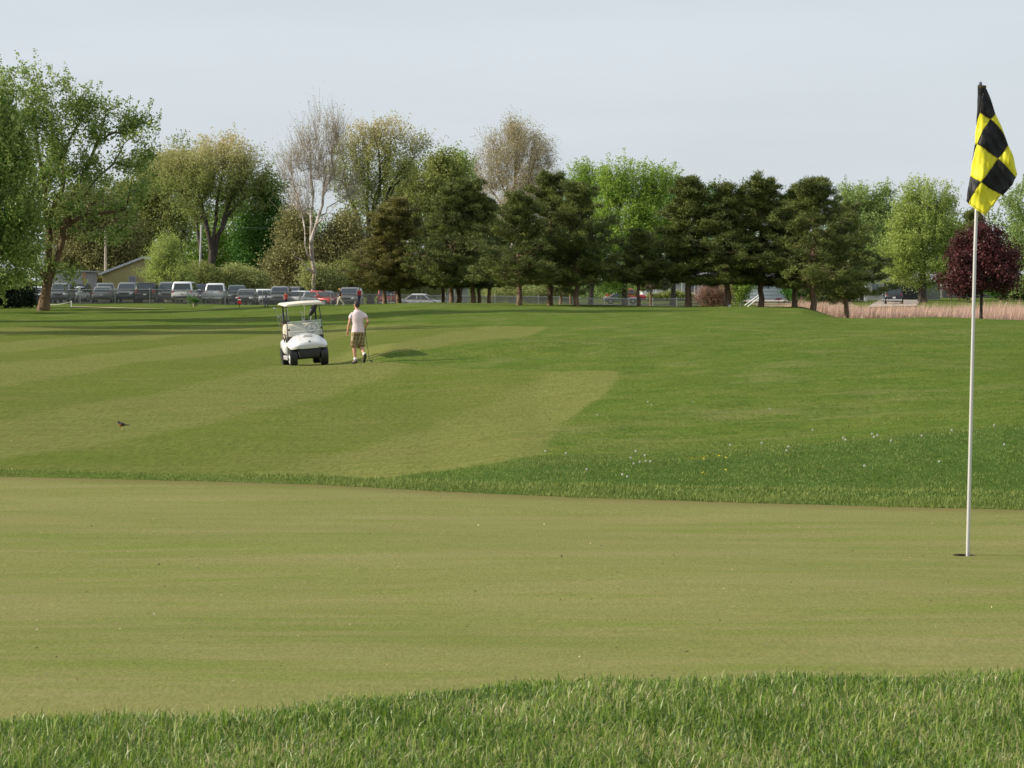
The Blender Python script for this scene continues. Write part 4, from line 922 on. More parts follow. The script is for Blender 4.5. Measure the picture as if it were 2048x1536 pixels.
    pane('side_window', A[0], A[3], T[3], T[0], (-1, 0, 0), (0, 0.12, 0.08), sp2)
    wr = 0.36 if kind in ('suv', 'pickup', 'jeep') else 0.32
    for fy in (0.19, 0.80):
        for sx_ in (-1, 1):
            wy = yy(fy)
            MB().tube([(sx_ * hw * 0.80, wy, wr + 0.02), (sx_ * (hw * 0.965), wy, wr + 0.02)], wr * 1.17, 18).build('wheel_arch', M_trim, root)
            wh = MB().tube([(sx_ * hw * 0.78, wy, wr), (sx_ * hw * 0.985, wy, wr), (sx_ * hw * 1.005, wy, wr)], [wr, wr, wr * 0.93], 20).build('wheel', M_tyre, root, smooth=False)
            rm = MB().tube([(sx_ * hw * 0.99, wy, wr), (sx_ * (hw * 1.005 + 0.012), wy, wr)], [wr * 0.64, wr * 0.58], 14)
            rm.build('rim', M_rim, wh)
    for sx_ in (-1, 1):
        MB().ell((sx_ * hw * 0.70, yy(0.012), HH - 0.24), (0.17, 0.10, 0.085), 10, 6).build('headlight', M_hl, root, smooth=True)
        zt = BH - 0.14 if kind != 'sedan' else BH - 0.12
        MB().box((sx_ * hw * 0.80, yy(0.988), zt), (0.09, 0.05, 0.14 if kind != 'sedan' else 0.07)).build('tail_light', M_tl, root, bevel=0.015)
        MB().box((sx_ * (hw + 0.07), yb0 + 0.25, BH + 0.06), (0.10, 0.05, 0.065)).build('wing_mirror', mt if kind != 'pickup' else M_trim, root, bevel=0.02)
    MB().box((0, yy(0.0) + 0.03, HH - 0.26), (hw * 0.42, 0.05, 0.08)).build('grille', M_trim, root, bevel=0.01)
    MB().box((0, yy(0.0) + 0.03, 0.44), (hw * 0.84, 0.08, 0.10)).build('bumper', M_chrome if kind in ('pickup', 'jeep') else M_trim, root, bevel=0.03)
    MB().box((0, yy(1.0) - 0.03, 0.46), (hw * 0.86, 0.08, 0.10)).build('bumper', M_chrome if kind in ('pickup', 'jeep') else M_trim, root, bevel=0.03)
    MB().box((0, yy(1.0) + 0.012, 0.72), (0.15, 0.012, 0.075)).build('number_plate', M_plate, root)
    return root
SIL, WHT, BLK, GRY, NAVY, RED, GRN, TAN = (0.18, 0.185, 0.19), (0.78, 0.78, 0.77), (0.012, 0.012, 0.014), (0.16, 0.165, 0.17), (0.03, 0.045, 0.09), (0.45, 0.03, 0.03), (0.08, 0.11, 0.10), (0.30, 0.26, 0.20)
FR, RE = 0.0, math.pi   # nose towards us / tail towards us
car('sedan', WHT, 'white car half hidden behind the forked tree trunk', 82, 246, FR + 0.1)
car('suv', SIL, 'silver car with a dark windscreen just right of the forked tree trunk', 124, 244, FR)
car('sedan', WHT, 'white car squeezed between a silver and a black one, near the tree trunk', 148, 252, FR - 0.15)
car('suv', BLK, 'dark car farther back, before the corner of the pale grey building', 165, 264, RE)
car('van', SIL, 'silver-grey minivan behind a lower dark car, before the left gable edge', 210, 262, FR + 0.2)
car('sedan', GRY, 'dark grey low car with a red tail light in front of the silver minivan', 208, 243, RE + 0.05)
car('suv', SIL, 'silver pickup-fronted car facing us below the tan barn window', 256, 246, FR)
car('suv', BLK, 'black car below the middle of the tan barn', 297, 245, RE)
car('van', GRY, 'dark blue-grey car touching the white minivan on its left', 340, 246, FR)
car('van', WHT, 'white round-roofed minivan with an orange-red tail light', 371, 241, RE)
car('suv', NAVY, 'navy car mostly hidden left of the white pickup', 407, 256, RE)
car('pickup', WHT, 'white pickup truck with its tail towards the fence', 431, 244, RE)
car('suv', GRN, 'dark green-grey car right of the white pickup truck', 474, 250, FR + 0.1)
car('sedan', GRY, 'grey low-roofed car behind the red ball washer', 494, 244, FR)
car('wagon', WHT, 'white car nose seen left of the silver one, left of the cart roof', 527, 250, FR + 0.25)
car('suv', SIL, 'silver car behind the left end of the golf cart roof', 561, 246, FR)
car('suv', SIL, 'tall silver-blue car behind the middle of the golf cart roof', 585, 256, FR - 0.1)
car('sedan', WHT, 'white low car behind the right half of the golf cart roof', 604, 247, RE - 0.3)
car('sedan', RED, 'red car seen through the fence right above the golf cart roof', 637, 256, FR + 0.9)
car('wagon', SIL, 'silver car behind the red one, left of the small figure in black', 650, 260, FR + 0.3)
car('suv', SIL, 'silver car between the two walking figures', 700, 248, FR - 0.1)
car('jeep', (0.30, 0.06, 0.05), 'small reddish square vehicle between two pine trunks', 775, 250, RE)
car('sedan', (0.5, 0.5, 0.5), 'white car parked alone in the gap right of the second pine', 845, 264, FR + 1.35)
car('sedan', GRY, 'dark blue-grey car side-on, behind the lowest dark pine', 1243, 352, math.pi / 2, group='vehicles by the houses')
car('pickup', RED, 'red pickup truck side-on, just above the dark blue-grey car', 1252, 372, math.pi / 2, group='vehicles by the houses')
car('pickup', BLK, 'black pickup truck with its tail towards us on the driveway', 1787, 291, RE - 0.12, group='vehicles by the houses')

# ================================================================ BUILDINGS
M_tanw = paint('tan_cladding', (0.36, 0.32, 0.13), 0.7, var=0.06, nscale=0.6)
M_greyw = paint('grey_cladding', (0.36, 0.35, 0.35), 0.7, var=0.08, nscale=0.8)
M_whitew = paint('white_siding', (0.66, 0.66, 0.66), 0.6, var=0.06, nscale=0.8)
M_bluew = paint('grey_blue_siding', (0.36, 0.40, 0.46), 0.6, var=0.06, nscale=0.8)
M_shing = paint('roof_shingle', (0.20, 0.20, 0.21), 0.85, var=0.2, nscale=4)
M_edge = paint('orange_brown_board', (0.40, 0.20, 0.08), 0.6)
M_win = paint('window_glass', (0.20, 0.21, 0.26), 0.15)
M_whitep = paint('white_paint', (0.80, 0.80, 0.78), 0.5)
M_metal_roof = paint('pale_metal_roof', (0.40, 0.42, 0.44), 0.5, 0.3)
def building(name, label, px0, px1, d, depth, eave, apex, wallm, roofm, axis='y', over=0.35, cat='building', skew=0.0, boards=0):
    """walls between px0 and px1 at distance d; gable end faces us when axis == 'y'"""
    B = ground((px0 + px1) / 2, d); W = (px1 - px0) / pxm(d); root = thing(name, label, cat, B, skew); hw = W / 2; z0 = -0.6
    if axis == 'y':
        G = [(-hw, 0, z0), (hw, 0, z0), (hw, 0, eave), (0, 0, apex), (-hw, 0, eave)]
        MB().poly(G, (0, depth, 0)).build('wall', wallm, root)
        for s in (-1, 1):
            dx, dz = -s * hw, apex - eave; l = math.hypot(dx, dz); ex = -s * -over * 1.0
            a = Vector((s * (hw + over), -over, eave - over * dz / hw)); b_ = Vector((0, -over, apex)); nrm_ = Vector((s * dz / l, 0, hw / l))
            MB().poly([a + nrm_ * 0.02, b_ + nrm_ * 0.02, b_ + nrm_ * 0.16, a + nrm_ * 0.16], (0, depth + 2 * over, 0)).build('roof', roofm, root)
            MB().box((s * (hw / 2 + over / 2), -over - 0.02, (eave + apex) / 2 - over * dz / hw / 2 + 0.05), (math.hypot(hw + over, dz) / 2, 0.02, 0.09), Matrix.Rotation(s * math.atan2(dz, hw), 3, 'Y')).build('barge_board', M_metal_roof, root)
    else:
        MB().box((0, depth / 2, (eave + z0) / 2), (hw, depth / 2, (eave - z0) / 2)).build('wall', wallm, root)
        if apex > eave:
            G = [(-hw - over, -over, eave + 0.01), (-hw - over, depth + over, eave + 0.01), (-hw - over, depth / 2, apex)]
            MB().poly(G, (W + 2 * over, 0, 0)).build('roof', roofm, root)
    return root
def windowp(root, x, z, w_, h, y=0.0, frame=None, panes=2):
    f_ = MB()
    for s in (-1, 1): f_.box((x + s * (w_ / 2 + 0.03), y - 0.03, z), (0.04, 0.04, h / 2 + 0.07)); f_.box((x, y - 0.032, z + s * (h / 2 + 0.03)), (w_ / 2, 0.04, 0.04))
    for k in range(1, panes): f_.box((x - w_ / 2 + w_ * k / panes, y - 0.034, z), (0.02, 0.03, h / 2))
    fr = f_.build('window', frame or M_whitep, root); MB().box((x, y - 0.012, z), (w_ / 2, 0.01, h / 2)).build('pane', M_win, fr)
    return fr
barn = building('barn', 'tan gabled barn with a single small window behind the parked cars', 205, 372, 276, 14, 2.75, 4.35, M_tanw, M_metal_roof)
windowp(barn, -1.15, 2.0, 0.62, 0.95, frame=M_greyw)
for k in range(-13, 14): MB().box((k * 0.31, -0.012, 1.05), (0.012, 0.012, 1.6)).build('cladding_rib', M_tanw, barn)
shed = building('shed', 'pale grey flat-topped building with an orange-brown corner left of the barn', 92, 166, 264, 9, 2.9, 2.9, M_greyw, M_metal_roof, 'x', cat='building')
MB().box((1.92, -0.02, 1.15), (0.13, 0.05, 1.75)).build('corner_board', M_edge, shed)
MB().box((0, 4.5, 2.97), (2.05, 4.7, 0.07)).build('roof', M_metal_roof, shed)
house = building('house', 'long white house with a railed porch behind the right pines', 1285, 1478, 402, 11, 3.0, 6.2, M_whitew, M_shing, 'x', 0.5, 'house')
hw = (1478 - 1285) / pxm(402) / 2
for x_ in (-6, -3.6, 0.4, 3.2, 5.6): windowp(house, x_, 1.75, 1.0, 1.2)
MB().box((-3.2, -0.04, 1.1), (0.5, 0.04, 1.1)).build('door', M_greyw, house)
for x_ in np.linspace(-hw, 0.4, 5): MB().box((x_, -2.2, 1.5), (0.07, 0.07, 1.5)).build('porch_post', M_whitep, house)
MB().box((-hw / 2 + 0.2, -1.15, 3.05), (hw / 2 + 0.5, 1.25, 0.05)).build('porch_roof', M_shing, house)
MB().box((-hw / 2 + 0.2, -1.1, 0.28), (hw / 2 + 0.2, 1.1, 0.10)).build('porch_floor', M_greyw, house)
for z_ in (1.15, 0.5): MB().box((-hw / 2 + 0.2, -2.2, z_), (hw / 2 + 0.2, 0.035, 0.035)).build('rail', M_whitep, house)
bm_ = MB().box((0, 0, 0), (0.03, 0.02, 0.31)).mesh('baluster', M_whitep)
for x_ in np.arange(-hw + 0.15, 0.35, 0.16): q = link('baluster', bm_, house); q.location = (x_, -2.2, 0.82)
MB().poly([(0.8, -2.3, 0.3), (2.3, -2.3, 0.3), (1.9, -2.3, 1.0), (1.2, -2.3, 1.0)], (0, 2.2, 0)).build('porch_steps', M_whitep, house)
garage = building('garage', 'grey-blue garage with a wide door right of the white house', 1484, 1574, 396, 8, 2.7, 4.9, M_bluew, M_shing, 'x', 0.4, 'garage')
gd = MB().box((0.2, -0.03, 1.15), (2.3, 0.03, 1.1)).build('garage_door', M_bluew, garage)
for k in range(4): MB().box((0.2, -0.065, 0.32 + k * 0.54), (2.26, 0.008, 0.25)).build('door_panel', M_bluew, gd, bevel=0.01)
h2 = building('house', 'grey gabled house behind the black pickup truck', 1724, 1768, 384, 10, 2.9, 4.3, M_greyw, M_shing, 'y', 0.3, 'house')
windowp(h2, 0.3, 1.7, 0.9, 1.0, frame=M_greyw)
M_shaded_wall = paint('shaded_siding', (0.15, 0.15, 0.15), 0.7)  # grey fronts lying in shade: the shade is put into the wall colour
g2 = building('house', 'low dark-roofed wing right of the black pickup, behind the yellow-green tree', 1770, 1880, 388, 9, 2.5, 4.3, M_shaded_wall, M_shing, 'x', 0.4, 'house')
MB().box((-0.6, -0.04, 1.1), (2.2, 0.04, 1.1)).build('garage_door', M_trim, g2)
h3 = building('house', 'low grey house in the shade behind the purple maple', 1885, 2035, 425, 9, 2.5, 4.4, M_shaded_wall, M_shing, 'x', 0.4, 'house')
for x_ in (-4, -1.5, 1.5, 4): windowp(h3, x_, 1.5, 1.1, 1.0, frame=M_shaded_wall)
h4 = building('house', 'grey-roofed building glimpsed between the left pine groups', 815, 935, 330, 8, 2.3, 4.6, M_greyw, M_metal_roof, 'x', 0.4, 'house')
for x_ in (-2, 1.5): windowp(h4, x_, 1.5, 1.0, 1.0)
# round clipped shrubs before the porch
hb = [(1298, 587, 6), (1312, 588, 6), (1328, 588, 7), (1342, 586, 8), (1360, 585, 8), (1379, 586, 7), (1442, 588, 7)]
proto = make_tree('clipped_shrub', 'small clipped round shrub in the row before the white porch', hb[0][0], 392, [[(hb[0][0], 600), (hb[0][0], 596, 0)]], [(hb[0][0], 594, 6.5, 6)], L_olive, B_dark, 0.04, 26, 60, 0.14, 0.2, seed=90, cat='bush', group='clipped shrubs before the porch')
for x_, y_, r_ in hb[1:]: c_ = copy_tree(proto); c_.location = ground(x_, 392); c_.scale = (r_ / 6.5,) * 3; c_.rotation_euler.z = x_
# ================================================================ POLES, POSTS, SIGNS
M_wood = barkmat('weathered_pole', (0.30, 0.25, 0.19), (0.45, 0.40, 0.32), 6)
def pole(name, label, px, d, topy, rad, mat, cat, cap=None, lean=0, base=None, group=None):
    B = ground(px, d); T = at(px + lean, topy, d); h = T.z - B.z; root = thing(name, label, cat, B, 0, group)
    MB().tube([(0, 0, -0.2), (T.x - B.x, 0, h)], [rad, rad * 0.8], 9).build('shaft', mat, root, smooth=False)
    if cap: cap(root, T.x - B.x, h)
    return root
def crossarm(root, x_, h):
    MB().box((x_, -0.12, h - 0.4), (0.75, 0.05, 0.06)).build('cross_arm', M_wood, root)
    for k in (-0.6, 0.6): MB().tube([(x_ + k, -0.12, h - 0.34), (x_ + k, -0.12, h - 0.2)], [0.04, 0.03], 6).build('insulator', M_greyw, root)
    MB().tube([(x_ + 0.28, -0.1, h - 1.6), (x_ + 0.28, -0.1, h - 0.9)], 0.16, 10).build('transformer', M_greyw, root)
p1 = pole('utility_pole', 'wooden utility pole rising behind the left eave of the tan barn', 211, 282, 462, 0.15, M_wood, 'utility pole', None)
p2 = pole('utility_pole', 'leaning pale pole without arms behind the right half of the barn', 398, 280, 450, 0.13, M_galv, 'utility pole', None, lean=5)
def wire(label, a, b_, sag):
    a, b_ = Vector(a), Vector(b_); ps = [a.lerp(b_, k / 24) - Vector((0, 0, sag * 4 * (k / 24) * (1 - k / 24))) for k in range(25)]
    o_ = MB().tube([p - a for p in ps], 0.011, 4).build('overhead_wire', M_galv, fixn=False); o_.location = a; tag(o_, label, 'wire')
wire('thin overhead wire running right from the leaning pale pole across the dark tree', at(403, 452, 280), at(900, 450, 284), 0.3)
wire('thin lower overhead wire across the foot of the dark tree', at(300, 530, 283), at(700, 534, 281), 0.2)
def cap_lamp(root, x_, h):
    MB().ell((x_, 0, h + 0.1), (0.11, 0.11, 0.14), 10, 6).build('lamp_globe', M_whitep, root, smooth=True)
pole('white_pole', 'thin white pole against the slim dark pine trunk', 1593.5, 300, 570, 0.045, M_whitep, 'pole', cap_lamp)
pole('marker_post', 'tallest white marker post standing among the reeds', 1692, 262, 577, 0.045, M_whitep, 'post')
pole('marker_post', 'thin grey marker post left of the tallest white one', 1655, 290, 572, 0.035, M_galv, 'post')
pole('marker_post', 'short pale post between the tall white post and the mailbox', 1702, 300, 584, 0.04, M_galv, 'post')
def cap_mail(root, x_, h):
    MB().box((x_, 0, h), (0.10, 0.26, 0.11)).build('box', M_greyw, root, bevel=0.04)
pole('mailbox', 'mailbox on a dark post at the roadside', 1714, 318, 588, 0.06, B_dark, 'mailbox', cap_mail)
def cap_pil(root, x_, h):
    MB().box((x_, 0, h * 0.40), (0.16, 0.16, h * 0.40)).build('pillar', M_whitep, root, bevel=0.02); MB().ell((x_, 0, h), (0.10, 0.10, 0.13), 10, 6).build('lamp_globe', M_whitep, root, smooth=True)
pole('lamp_post', 'white lamp post with a thick square base beside the driveway', 1731, 330, 574, 0.045, M_whitep, 'lamp post', cap_pil)
pole('dark_post', 'single dark post on the lawn left of the flagstick', 1902, 325, 582, 0.07, B_dark, 'post')
pole('leaning_stake', 'thin white leaning stake in the reeds right of the flagstick', 2008, 250, 604, 0.03, M_whitep, 'stake', lean=5)
pole('fence_stub', 'short grey wooden post left of the white diagonal rails', 1482, 250, 604, 0.09, B_grey, 'post')
def cap_sign(root, x_, h):
    MB().poly([(x_ - 0.45, 0, h - 0.24), (x_ + 0.2, 0, h - 0.24), (x_ + 0.45, 0, h), (x_ - 0.2, 0, h)], (0, 0.02, 0)).build('sign_board', paint('maroon_board', (0.22, 0.05, 0.06), 0.5), root)
pole('yard_sign', 'small maroon slanted sign on a stick in front of the garage', 1557, 300, 596, 0.02, B_dark, 'sign', cap_sign)
# white diagonal rails
for k, (a, b_, lb) in enumerate((((1489, 611), (1518, 590), 'upper of two white slanting rails left of the narrow ragged pine'), ((1493, 615), (1520, 594), 'lower of two white slanting rails left of the narrow ragged pine'))):
    A, Bq = at(a[0], a[1], 262 + k), at(b_[0], b_[1], 262 + k)
    o_ = MB().tube([(0, 0, 0), Bq - A], 0.055, 6).build('slanting_rail', M_whitep); o_.location = A; tag(o_, lb, 'rail', 'white slanting rails')
B = ground(1459, 184); o_ = MB().ell((0, 0, 0.05), (0.09, 0.08, 0.10), 10, 6).build('white_stone', M_whitep, smooth=True); o_.location = B; tag(o_, 'small white stone at the foot of the pine with the dark trunk', 'stone')
# rope between two white stakes
rp0, rp1 = ground(67, 212), ground(143, 209)
for B, lb in ((rp0, 'short white stake at the left end of the sagging rope'), (rp1, 'short white stake at the right end of the sagging rope')):
    s_ = thing('rope_stake', lb, 'stake', B); MB().tube([(0, 0, -0.1), (0, 0, 0.46)], [0.035, 0.035], 8).ell((0, 0, 0.46), (0.035, 0.035, 0.02), 8, 4).build('stake', M_whitep, s_)
a, b_ = rp0 + Vector((0, 0, 0.42)), rp1 + Vector((0, 0, 0.42)); ps = [a.lerp(b_, k / 16) - a - Vector((0, 0, 0.95 * (k / 16) * (1 - k / 16))) for k in range(17)]
o_ = MB().tube(ps, 0.012, 5).build('rope', M_whitep); o_.location = a; tag(o_, 'pale rope sagging between two white stakes behind the forked tree', 'rope')
# ball washer
B = ground(479, 200); bw_ = thing('ball_washer', 'red ball washer with a white collar on a thin dark post', 'ball washer', B)
M_redp = paint('red_paint', (0.65, 0.03, 0.02), 0.35)
MB().tube([(0, 0, -0.1), (0, 0, 0.36)], 0.025, 8).build('post', M_trim, bw_)
MB().tube([(0, 0, 0.28), (0, 0, 0.32), (0, 0, 0.52), (0, 0, 0.58)], [0.08, 0.125, 0.125, 0.08], 14).build('tank', M_redp, bw_, smooth=False)
MB().tube([(0, 0, 0.58), (0, 0, 0.66)], [0.13, 0.10], 14).build('collar', M_whitep, bw_); MB().tube([(0, 0, 0.66), (0, 0, 0.78), (0, 0, 0.84)], [0.06, 0.07, 0.04], 12).build('head', M_redp, bw_)
MB().tube([(0, 0, 0.72), (-0.26, 0, 0.72)], 0.018, 6).build('handle', M_redp, bw_)
# litter of white flowers and dandelions
M_stem = paint('dandelion_stem', (0.12, 0.17, 0.05), 0.7); M_puff = leafmat('dandelion_seed', (0.52, 0.51, 0.46), (0.62, 0.61, 0.56), 0.5); M_yel = paint('dandelion_petal', (0.75, 0.58, 0.02), 0.6)
r = np.random.RandomState(5)
def puff_mesh():
    q = r.randn(150, 3); q /= np.linalg.norm(q, axis=1, keepdims=True); w_ = np.cross(q, r.randn(150, 3)); w_ /= np.linalg.norm(w_, axis=1, keepdims=True)
    c = q * 0.016; V = np.stack([c * 0.2, c * 1.25 + w_ * 0.005, c * 1.25 - w_ * 0.005], 1).reshape(-1, 3); me_ = raw_mesh('seed_head', V, np.arange(450), 3, M_puff); attr(me_, 'tint', r.rand(150), 'FACE'); return me_
pm_ = puff_mesh(); stm = MB().tube([(0, 0, 0), (0.005, 0, 0.07), (0, 0, 0.13)], 0.0022, 5).mesh('stem', M_stem)
fl_ = MB(); 
for k in range(14): a_ = k * 6.283 / 14; fl_.add([(0, 0, 0), (0.018 * math.cos(a_ - 0.2), 0.018 * math.sin(a_ - 0.2), 0.006), (0.021 * math.cos(a_), 0.021 * math.sin(a_), 0.004), (0.018 * math.cos(a_ + 0.2), 0.018 * math.sin(a_ + 0.2), 0.006)], [(0, 1, 2, 3)])
fl_.ell((0, 0, 0.004), (0.010, 0.010, 0.007), 8, 4); flm = fl_.mesh('flower', M_yel)
def dand(px, py, kind):
    x_, y_ = hit(px, py + 7); z_ = gz(x_, y_)
    if kind == 'p': o_ = thing('dandelion', 'white dandelion seed head standing in the rough grass', 'dandelion', (x_, y_, z_), px, 'dandelion seed heads in the rough'); o_.scale = (0.6,) * 3; h = link('seed_head', pm_, o_); h.location = (0, 0, 0.145); link('stem', stm, o_)
    else: o_ = thing('dandelion', 'yellow dandelion flower low in the dark unmown grass', 'dandelion', (x_, y_, z_), px, 'yellow dandelions in the unmown grass'); o_.scale = (0.7,) * 3; h = link('flower', flm, o_); h.location = (0, 0, 0.062); h.rotation_euler = (0.5, 0, 0); q = link('stem', stm, o_); q.scale = (1, 1, 0.48)
for px, py in [(1091, 912), (1132, 916), (1272, 912), (1290, 921), (1262, 926), (1268, 938), (1280, 935), (1292, 933), (1301, 934), (1174, 950), (1245, 961), (1255, 966), (1461, 899), (1524, 895), (1578, 903), (1574, 911), (1687, 885), (1692, 889), (1626, 867), (1745, 877), (1756, 880), (1749, 884), (1783, 892), (1730, 944), (1296, 807), (1304, 813), (1387, 807), (1195, 834), (1540, 822), (1890, 660), (1822, 668), (1845, 882), (1905, 870), (1990, 860), (1973, 668), (1417, 660), (1603, 687), (2010, 900), (1880, 935)]: dand(px, py, 'p')
for px, py in [(1373, 919), (1380, 920), (1398, 918), (1404, 917), (1410, 915), (1415, 914), (1408, 920), (1391, 921), (1452, 917), (1406, 949), (1411, 951), (1452, 943), (1439, 914), (1385, 917)]: dand(px, py, 'y')
# ================================================================ PEOPLE
M_skin = paint('skin', (0.50, 0.27, 0.17), 0.5, var=0.06, nscale=9); M_hair = paint('dark_hair', (0.025, 0.016, 0.012), 0.6)
def plaid():
    m, t, b = base_mat('plaid_cloth'); v = objco(t); s_ = N(t, 'ShaderNodeSeparateXYZ'); t.links.new(v, s_.inputs[0])
    def stripes(out, w_, lo):
        k = math_(t, 'SINE', math_(t, 'MULTIPLY', out, 2 * math.pi / w_)); return math_(t, 'GREATER_THAN', k, lo)
    hx = math_(t, 'ADD', s_.outputs[0], math_(t, 'MULTIPLY', s_.outputs[1], 0.8))
    c = mix(t, math_(t, 'MULTIPLY', stripes(hx, 0.10, 0.1), 0.8), (0.30, 0.21, 0.09), (0.13, 0.07, 0.028)); c = mix(t, math_(t, 'MULTIPLY', stripes(s_.outputs[2], 0.11, 0.2), 0.6), c, (0.12, 0.10, 0.04))
    c = mix(t, stripes(math_(t, 'ADD', hx, 0.03), 0.10, 0.93), c, (0.40, 0.36, 0.22)); c = mix(t, stripes(math_(t, 'ADD', s_.outputs[2], 0.02), 0.11, 0.94), c, (0.30, 0.30, 0.17))
    t.links.new(c, b.inputs['Base Color']); b.inputs['Roughness'].default_value = 0.85; return m
def cloth(name, c, var=0.06): return paint(name, c, 0.85, var=var, nscale=7, spec=0.2)
def remesh(o, vox, sm=4):
    m = o.modifiers.new('remesh', 'REMESH'); m.mode = 'VOXEL'; m.voxel_size = vox; m.use_smooth_shade = True
    if sm: s = o.modifiers.new('smooth', 'SMOOTH'); s.iterations = sm; s.factor = 0.5
    return o
def person(label, loc, rz, J, shirt, trousers, shoes, hair=None, vox=0.013, shorts=False, sleeves=0.55, group=None, cap=None, head_turn=0.0, scale=1.0, fingers=True, belt=None):
    """J: joints in metres; figure faces +Y"""
    root = thing('person', label, 'person', loc, rz, group); root.scale = (scale,) * 3
    V_ = {k: Vector(v) for k, v in J.items()}; pel, ch, nk, hd = V_['pelvis'], V_['chest'], V_['neck'], V_['head']
    Hm = Matrix.Rotation(head_turn, 3, 'Z'); b = MB()
    # torso under the clothes, neck and head
    b.tube([pel + Vector((0, 0, -0.06)), pel + Vector((0, 0, 0.08)), (pel + ch) / 2, ch, nk - Vector((0, 0, 0.06))], [(0.14, 0.10), (0.13, 0.09), (0.125, 0.088), (0.15, 0.10), (0.09, 0.07)], 14)
    b.tube([nk - Vector((0, 0, 0.10)), nk, hd - Vector((0, 0, 0.04))], [0.065, 0.055, 0.052], 12)
    b.ell(hd, (0.076, 0.094, 0.112), 16, 12, Hm); b.ell(hd + Hm @ Vector((0, 0.03, -0.06)), (0.055, 0.062, 0.055), 12, 8, Hm)
    b.ell(hd + Hm @ Vector((0, 0.098, -0.012)), (0.014, 0.022, 0.024), 8, 6, Hm)
    for s in (-1, 1): b.ell(hd + Hm @ Vector((s * 0.078, -0.004, -0.012)), (0.012, 0.022, 0.032), 8, 6, Hm)
    b.ell(hd + Hm @ Vector((0, 0.082, -0.058)), (0.024, 0.012, 0.008), 8, 5, Hm)
    for s in 'LR':
        sh, el, wr, hp, kn, an, toe = (V_[k + s] for k in ('sh', 'el', 'wr', 'hip', 'kn', 'an', 'toe'))
        b.tube([ch.lerp(sh, 0.3), sh - Vector((0, 0, 0.02)), sh.lerp(el, 0.45), el, el.lerp(wr, 0.35), wr], [0.045, 0.044, 0.046, 0.038, 0.040, 0.026], 10)
        fd = (wr - el).normalized(); sd_ = (Vector((0, 1, 0)) - fd * fd.y).normalized(); pn = fd.cross(sd_)
        pal = wr + fd * 0.05; b.tube([wr - fd * 0.01, wr + fd * 0.03, wr + fd * 0.085], [(0.028, 0.018), (0.040, 0.016), (0.038, 0.013)], 10)
        hc_ = Vector((-1 if s == 'R' else 1, 0, 0))
        if fingers:
            inn = pn if pn.dot(hc_) > 0 else -pn
            for k, (o_, ln) in enumerate(((-0.028, 0.062), (-0.010, 0.075), (0.010, 0.080), (0.027, 0.070))):
                st = wr + fd * 0.07 + sd_ * o_; b.tube([st, st + fd * ln * 0.45 + inn * 0.006, st + fd * ln * 0.75 + inn * 0.024, st + fd * ln * 0.85 + inn * 0.042], [0.0095, 0.009, 0.0085, 0.0075], 7)
            st = wr + fd * 0.02 + sd_ * 0.028; b.tube([st, st + sd_ * 0.022 + fd * 0.03 + inn * 0.012, st + sd_ * 0.018 + fd * 0.055 + inn * 0.025], [0.013, 0.011, 0.009], 7)
        b.tube([hp, hp.lerp(kn, 0.5), kn, kn.lerp(an, 0.3), kn.lerp(an, 0.75), an], [0.085, 0.072, 0.055, 0.058, 0.038, 0.036], 12)
        f_ = (toe - an); b.tube([an - Vector((0, 0, 0.0)), an.lerp(toe, 0.5), toe], [0.036, 0.032, 0.024], 8)
    remesh(b.build('body', M_skin, root), min(vox, 0.009 if fingers and vox < 0.012 else vox), 2)
    # hair or cap
    if hair: remesh(MB().ell(hd + Hm @ Vector((0, -0.016, 0.030)), (0.083, 0.090, 0.094), 16, 10, Hm).ell(hd + Hm @ Vector((0, -0.045, -0.025)), (0.070, 0.058, 0.062), 12, 8, Hm).build('hair', hair, root), vox, 2)
    if cap:
        MB().ell(hd + Vector((0, -0.004, 0.045)), (0.086, 0.100, 0.075), 14, 8, Hm).build('cap', cap, root, smooth=True); MB().tube([hd + Hm @ Vector((0, 0.06, 0.035)), hd + Hm @ Vector((0, 0.15, 0.022))], [(0.07, 0.012), (0.05, 0.006)], 10).build('cap_peak', cap, root)
    # shirt
    s = MB(); hem = pel + Vector((0, 0, -0.08 if shorts else 0.0))
    s.tube([hem, pel + Vector((0, 0, 0.04)), pel.lerp(ch, 0.5), ch - Vector((0, 0, 0.02)), ch + Vector((0, 0, 0.09)), ch + Vector((0, 0, 0.145)), nk - Vector((0, 0, 0.035)), nk], [(0.188, 0.138), (0.176, 0.128), (0.168, 0.120), (0.190, 0.128), (0.188, 0.112), (0.150, 0.092), (0.092, 0.075), (0.066, 0.066)], 18)
    for q in 'LR':
        sh, el, wr = V_['sh' + q], V_['el' + q], V_['wr' + q]
        if sleeves <= 1: s.tube([ch.lerp(sh, 0.6) - Vector((0, 0, 0.02)), sh - Vector((0, 0, 0.02)), sh.lerp(el, 0.25), sh.lerp(el, sleeves * 0.7), sh.lerp(el, sleeves)], [0.048, 0.058, 0.062, 0.060, 0.062], 12)
        else: s.tube([ch.lerp(sh, 0.35), sh, el, wr - (wr - el) * 0.05], [0.085, 0.076, 0.058, 0.042], 12)
    remesh(s.build('shirt', shirt, root), vox, 3)
    if shorts:
        cb = MB().tube([nk - Vector((0, 0, 0.045)), nk - Vector((0, 0, 0.005))], [(0.085, 0.08), (0.072, 0.07)], 14).build('collar', shirt, root, smooth=True)
    # trousers
    p = MB(); p.tube([pel - Vector((0, 0, 0.0)), pel - Vector((0, 0, 0.06)), pel - Vector((0, 0, 0.13))], [(0.150, 0.105), (0.165, 0.118), (0.176, 0.130)], 16)
